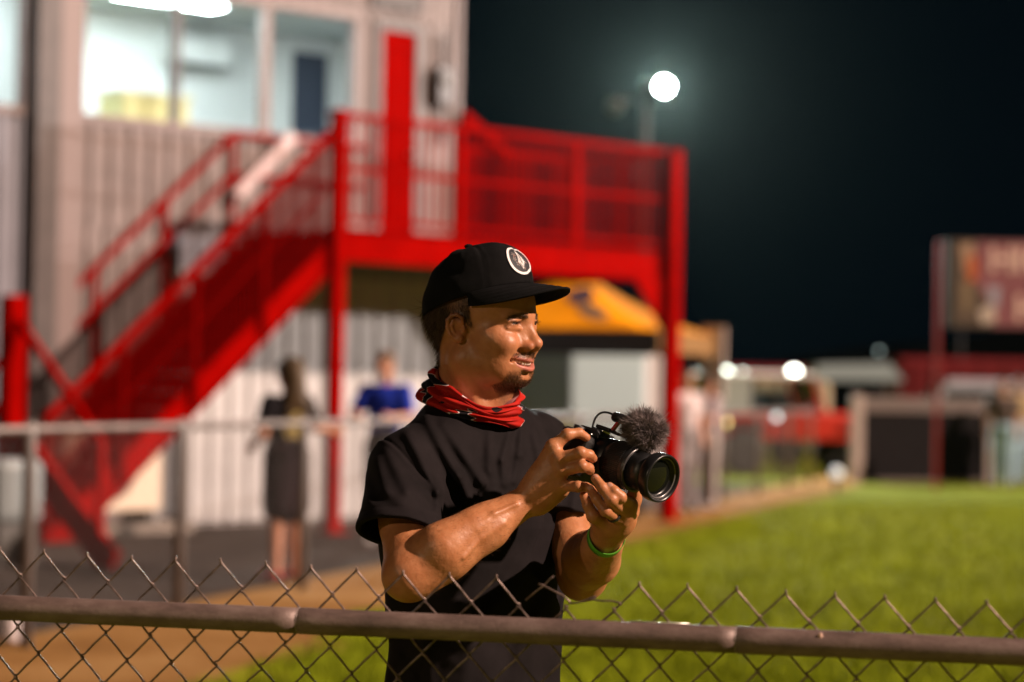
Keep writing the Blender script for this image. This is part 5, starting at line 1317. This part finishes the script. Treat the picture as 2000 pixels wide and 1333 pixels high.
lx('lens_rim', [(.0345, .0842), (.0373, .0842), (.0375, .0862), (.0345, .0866)], mat('rim_metal', (.10, .095, .095), .3, .6))
lx('lens_inner_tube', [(0, .084), (.0312, .084), (.0312, .120), (0, .120)], M_LENS)
lx('lens_front_ring', [(.0, .118), (.0335, .118), (.0385, .122), (.0402, .126), (.0402, .140), (.0392, .1432), (.0368, .1432), (.0355, .1405), (.0340, .1388), (.0325, .1375), (.0305, .134), (.0285, .131), (.0, .1305)], M_GLOSS, 64)
lx('lens_trim_ring', [(.0322, .1378), (.0336, .1392), (.0340, .1388), (.0326, .1372)], mat('trim_grey', (.16, .15, .15), .3, .5), 64)
mg = bpy.data.materials.new('lens_glass'); mg.use_nodes = True; q = mg.node_tree.nodes['Principled BSDF']
q.inputs['Base Color'].default_value = (.005, .006, .004, 1); q.inputs['Roughness'].default_value = .06; q.inputs['Coat Weight'].default_value = .35; q.inputs['Specular IOR Level'].default_value = .35
b = MB(); b.lathe([(.0284, .1312), (.022, .1340), (.014, .1358), (.007, .1366), (.0005, .1368)], 48, (0, 0, 0), 'x'); b.f = b.f[:-2]; b.mi = b.mi[:-2]; b.build('lens_glass', mg, cam_t, True)
b = MB()    # small printed ticks and focal marks on the barrel
for k, a in enumerate((58, 66, 78, 92, 104)):
    a = math.radians(a); r0 = .0372
    for x0, x1 in ((.0345, .0395),) if k % 2 else ((.012, .0155),):
        wv = .0012 if k % 2 else .004
        ra = .0373 if k % 2 else .0357
        t = Vector((0, -math.sin(a), math.cos(a)))*wv; c_ = Vector((0, math.cos(a)*ra, math.sin(a)*ra))
        b.add([c_+Vector((x0, 0, 0))-t, c_+Vector((x1, 0, 0))-t, c_+Vector((x1, 0, 0))+t, c_+Vector((x0, 0, 0))+t], [(0, 1, 2, 3)])
b.build('lens_markings', M_WHITE, cam_t)
b = MB(); b.box(-.030, -.006, -.010, .012, .0402, .0435); b.build('hot_shoe', mat('shoe_metal', (.4, .4, .4), .3, 1), cam_t, bevel=.001)
# microphone on the shoe: red cradle arm, body, lead, fur cover
mic = thing('microphone', None, None); mic.parent = cam_t; mic.matrix_world = Matrix.Identity(4); mic.matrix_basis = Matrix.Identity(4)
M_RED = mat('cradle_red', (.45, .012, .010), .4)
b = MB(); b.box(-.026, .006, -.009, .011, .0436, .050); b.box(.006, .026, -.007, .009, .043, .048); b.build('cradle_base', M_BODY, mic, bevel=.002)
b = MB(); b.beam((.004, .0, .045), (.012, .0, .066), .0075, .005); b.build('cradle_arm', M_RED, mic, bevel=.001)
b = MB(); b.lathe([(0, -.010), (.0075, -.010), (.0085, -.007), (.0085, .04), (0, .04)], 20, (.008, 0, .071), 'x'); b.build('microphone_body', M_BODY, mic, True)
b = MB(); b.lathe([(0, -.0130), (.004, -.0130), (.004, -.0102), (0, -.0102)], 12, (.008, 0, .073), 'x'); b.build('plug', mat('plug_metal', (.7, .68, .6), .2, 1), mic, True)
pts = []
for i in range(15):
    t = i/14; pts.append((-.004-.030*math.sin(math.pi*min(1, t*.75)), -.010*t, .073+.004*math.sin(math.pi*t)-.044*t**2.0))
b = MB(); b.tube(pts, .0019, 8); b.build('microphone_lead', M_BODY, mic, True)
FC = np.array([.070, 0, .065])
b = MB(); b.ball(FC, (.033, .027, .027), 20, 14); fb = b.build('fur_cover', mat('fur_base', (.02, .017, .017), .9), mic, True)
n = 9000
u_ = rng.normal(size=(n, 3)); u_ /= np.linalg.norm(u_, axis=1, keepdims=True)
root = FC+u_*np.array([.034, .027, .027])
clump = np.array([np.sin(u_ @ (rng.normal(size=3)*7)+rng.random()*6) for _ in range(6)])*1.25
cl = np.stack([clump[0]+clump[3], clump[1]+clump[4], clump[2]+clump[5]], 1)*.42
D = u_*.75+cl+rng.normal(size=(n, 3))*.25+np.array([-.15, 0, .0]); D /= np.linalg.norm(D, axis=1, keepdims=True)
M_FUR = mat('fur_strand', (.17, .135, .135), .7, var=.65, vscale=45)
old = strands
def fur_local():
    L = rng.uniform(.009, .020, n); W = rng.uniform(.0006, .0011, n); t = np.linspace(0, 1, 4)
    side = np.cross(D, rng.normal(size=(n, 3))); side /= np.linalg.norm(side, axis=1, keepdims=True)
    bend = -cl*.5+rng.normal(size=(n, 3))*.15
    Vs = []
    for tt in t:
        c = root+D*(L[:, None]*tt)+bend*(L[:, None]*tt*tt); wd = (W*(1-.9*tt))[:, None]
        Vs += [c+side*wd/2, c-side*wd/2]
    V = np.stack(Vs, 1).reshape(-1, 3); bb = np.arange(n)*8
    F = np.concatenate([np.stack([bb+2*i, bb+2*i+1, bb+2*i+3, bb+2*i+2], 1) for i in range(3)])
    o = link('fur', mesh_np('fur', V, F, M_FUR), mic); o['kind'] = 'stuff'
fur_local()
# ============================================================ NEAR CHAIN LINK FENCE
ra = P(-160, 1180, 3.715); rb = P(2160, 1282, 3.365)
rz_ = (ra.z+rb.z)/2; rd = Vector((rb.x-ra.x, rb.y-ra.y, 0)); RLEN = rd.length; rd.normalize(); rn = Vector((-rd.y, rd.x, 0))   # rn points to the man
nf = thing('chain_link_fence', 'near chain link fence with brown weathered pipe rail in front of the man', 'fence', (ra.x, ra.y, 0), math.atan2(rd.y, rd.x))
MF = nf.matrix_basis.inverted()
m = bpy.data.materials.new('weathered_pipe'); m.use_nodes = True; nt = m.node_tree; b_ = nt.nodes['Principled BSDF']
tc = nt.nodes.new('ShaderNodeTexCoord'); n1 = nt.nodes.new('ShaderNodeTexNoise'); n1.inputs['Scale'].default_value = 26; n1.inputs['Detail'].default_value = 8; n1.inputs['Roughness'].default_value = .7
mp = nt.nodes.new('ShaderNodeMapping'); mp.inputs['Scale'].default_value = (.45, 1, 1); nt.links.new(tc.outputs['Object'], mp.inputs['Vector']); nt.links.new(mp.outputs['Vector'], n1.inputs['Vector'])
r = nt.nodes.new('ShaderNodeValToRGB'); e = r.color_ramp.elements; e[0].position = .30; e[0].color = (.085, .058, .050, 1); e[1].position = .72; e[1].color = (.25, .185, .165, 1); x = e.new(.5); x.color = (.165, .112, .098, 1)
nt.links.new(n1.outputs['Fac'], r.inputs['Fac']); nt.links.new(r.outputs['Color'], b_.inputs['Base Color']); b_.inputs['Roughness'].default_value = .55; b_.inputs['Metallic'].default_value = .25
n2 = nt.nodes.new('ShaderNodeTexNoise'); n2.inputs['Scale'].default_value = 240; nt.links.new(tc.outputs['Object'], n2.inputs['Vector'])
bp = nt.nodes.new('ShaderNodeBump'); bp.inputs['Strength'].default_value = .25; bp.inputs['Distance'].default_value = .002; nt.links.new(n2.outputs['Fac'], bp.inputs['Height']); nt.links.new(bp.outputs['Normal'], b_.inputs['Normal'])
M_PIPE = m
def rail_x(px): 
    # distance along the rail of the point seen at px
    best = min((abs((P(px, 1230, 3.3+.001*k)-ra).dot(rn)), k) for k in range(500)); q = P(px, 1230, 3.3+.001*best[1]); return (q-ra).dot(rd)
zr = lambda x: ra.z+(rb.z-ra.z)*x/RLEN
RR = .0193
cuts = [-.25, rail_x(585), rail_x(1440), RLEN+.25]
for a, c in zip(cuts[:-1], cuts[1:]):
    pts = [(a+(c-a)*i/24, 0, zr(a+(c-a)*i/24)) for i in range(25)]; rr = [RR]*25
    b = MB()
    if a > 0: pts = [(a-.0, 0, zr(a)), (a+.0012, 0, zr(a))]+pts[1:]; rr = [RR*1.0, RR*1.035]+[RR*1.03]*2+[RR*1.01]+[RR]*(len(pts)-5)
    b.tube(pts, rr, 28); b.build('top_rail', M_PIPE, nf, True)
    if a > 0: b = MB(); b.lathe([(RR*.99, -.0018), (RR*1.02, -.0016), (RR*1.02, -.0006), (RR*.99, -.0004)], 28, (a, 0, zr(a)), 'x'); b.build('joint_line', mat('joint_worn', (.34, .27, .25), .45, .4), nf, True)
xq = rail_x(1604); b = MB(); b.ball((xq, -RR*.80, zr(xq)+RR*.62), (.0034, .0016, .0052), 10, 8); b.build('paint_fleck', mat('fleck_pale', (.62, .40, .32), .6), nf, True)
xa, xb = rail_x(1230), rail_x(1345); b = MB(); b.tube([(xa, .004, zr(xa)+RR+.0004), (xb, .004, zr(xb)+RR+.0004)], .0009, 6); b.build('loose_wire', mat('bright_wire', (.75, .72, .62), .3, .6), nf, True)
for x in (-.1, RLEN*.5+6, RLEN+.1):
    if x > RLEN+.2: continue
    b = MB(); b.lathe([(0, 0), (.030, 0), (.030, 1.06), (0, 1.075)], 16, (x, 0, 0)); b.build('post', M_PIPE, nf, True)
# chain link: each zigzag wire is one piece
M_WIRE = mat('chain_wire', (.17, .12, .105), .42, .55, var=.45, vscale=60)
HX, HZ, WR = .03535, .0385, .00162
NZ = 28
def wire_mesh(first, seed, skip_top=0):
    """zigzag between x=0 and x=HX; node k sits at z=-k*HZ; first: node 0 at the left (0) or right (1)"""
    rq = random.Random(seed); pts = []
    k0 = skip_top
    for k in range(k0, NZ):
        s = (k+first) % 2; x = HX*s; sg = 1 if s else -1; z = -k*HZ; jz = rq.uniform(-.0008, .0008)
        ov = .0016
        if k == k0 and not skip_top:
            pts += [(x-sg*.0010, .0016*sg, z+.0045), (x+sg*.0003, .0012*sg, z+.0012), (x-sg*.0022, 0, z-.0030)]
        else:
            pts += [(x-sg*.0030, -.0019*sg, z+.0038), (x+sg*ov, -.0006*sg, z+.0018+jz), (x+sg*ov, .0012*sg, z-.0018+jz), (x-sg*.0030, .0019*sg, z-.0038)]
        if k < NZ-1:
            s2 = (k+1+first) % 2; x2 = HX*s2
            pts.append((x+(x2-x)*.5+rq.uniform(-.0006, .0006), rq.uniform(-.0008, .0008), z-HZ*.5+rq.uniform(-.0005, .0005)))
    b = MB(); b.tube(pts, WR, 6, True); return b.mesh('wire', M_WIRE, True)
WM_ = {(f, q): wire_mesh(f, 10*f+q) for f in (0, 1) for q in range(4)}
WM_S = {f: wire_mesh(f, 90+f, 1) for f in (0, 1)}
# a peak is where a wire with its top node at the right meets the next one with its top node at the left
pkx = rail_x(70); x_first = pkx-.0707*5
def ztop(x): 
    t = (x-rail_x(70))/(rail_x(1960)-rail_x(70)); return zr(x)+.084-.020*t
broken = rail_x(1113)
nwires = int((RLEN+.5)/HX); rw = random.Random(3)
for i in range(nwires):
    xl = x_first-HX+i*HX            # wire spans xl..xl+HX ; even i: top at right
    f = 1 if i % 2 == 0 else 0
    px_ = xl+HX if f else xl
    kk = round((px_-pkx)/.0707); pb = abs(px_-broken) < .05
    me = WM_S[f] if pb else WM_[f, rw.randrange(4)]
    o = link('wire', me, nf); o.location = (xl+rw.uniform(-.0006, .0006), .024, ztop(px_)+(rw.uniform(-.002, .002) if not pb else 0)); o.rotation_euler = (rw.uniform(-.004, .004), math.radians(1.6)+rw.uniform(-.004, .004), 0)
def bent(pts, d=None):
    q = []
    for p in pts:
        px, py = p[:2]; x = rail_x(px); w_ = Vector((0, 0, 0))
        base = ra+rd*x+rn*(.024+(p[2] if len(p) > 2 else 0)); pp = P(px, py, base.y); q.append(MF @ Vector((pp.x, pp.y, pp.z)))
    b = MB(); b.tube(q, WR, 6, True); b.build('bent_wire', M_WIRE, nf, True)
bent([(1026, 1173), (1046, 1156, .002), (1064, 1142, .002), (1074, 1131, .001), (1081, 1126)])
bent([(1051, 1141, -.002), (1060, 1143, -.002), (1080, 1154), (1100, 1164), (1112, 1175), (1113, 1180)])
bent([(1111, 1179), (1125, 1178, .002), (1142, 1174, .002), (1155, 1168, .001), (1164, 1166)])
bent([(1149, 1172, -.002), (1158, 1171, -.001), (1175, 1174), (1195, 1174), (1211, 1178), (1213, 1183)])

# ============================================================ NIGHT AIR: thin even mist that the floodlight shines through
hz = MB(); hz.box(-135, 135, -40, 150, -2.2, 14)
hm = bpy.data.materials.new('haze'); hm.use_nodes = True; nt = hm.node_tree
for n_ in list(nt.nodes): nt.nodes.remove(n_)
o_ = nt.nodes.new('ShaderNodeOutputMaterial'); pv = nt.nodes.new('ShaderNodeVolumePrincipled')
pv.inputs['Color'].default_value = (.70, .93, .88, 1); pv.inputs['Density'].default_value = HAZE; pv.inputs['Anisotropy'].default_value = .92
nt.links.new(pv.outputs[0], o_.inputs['Volume'])
tag(hz.build('haze', hm), kind='stuff')
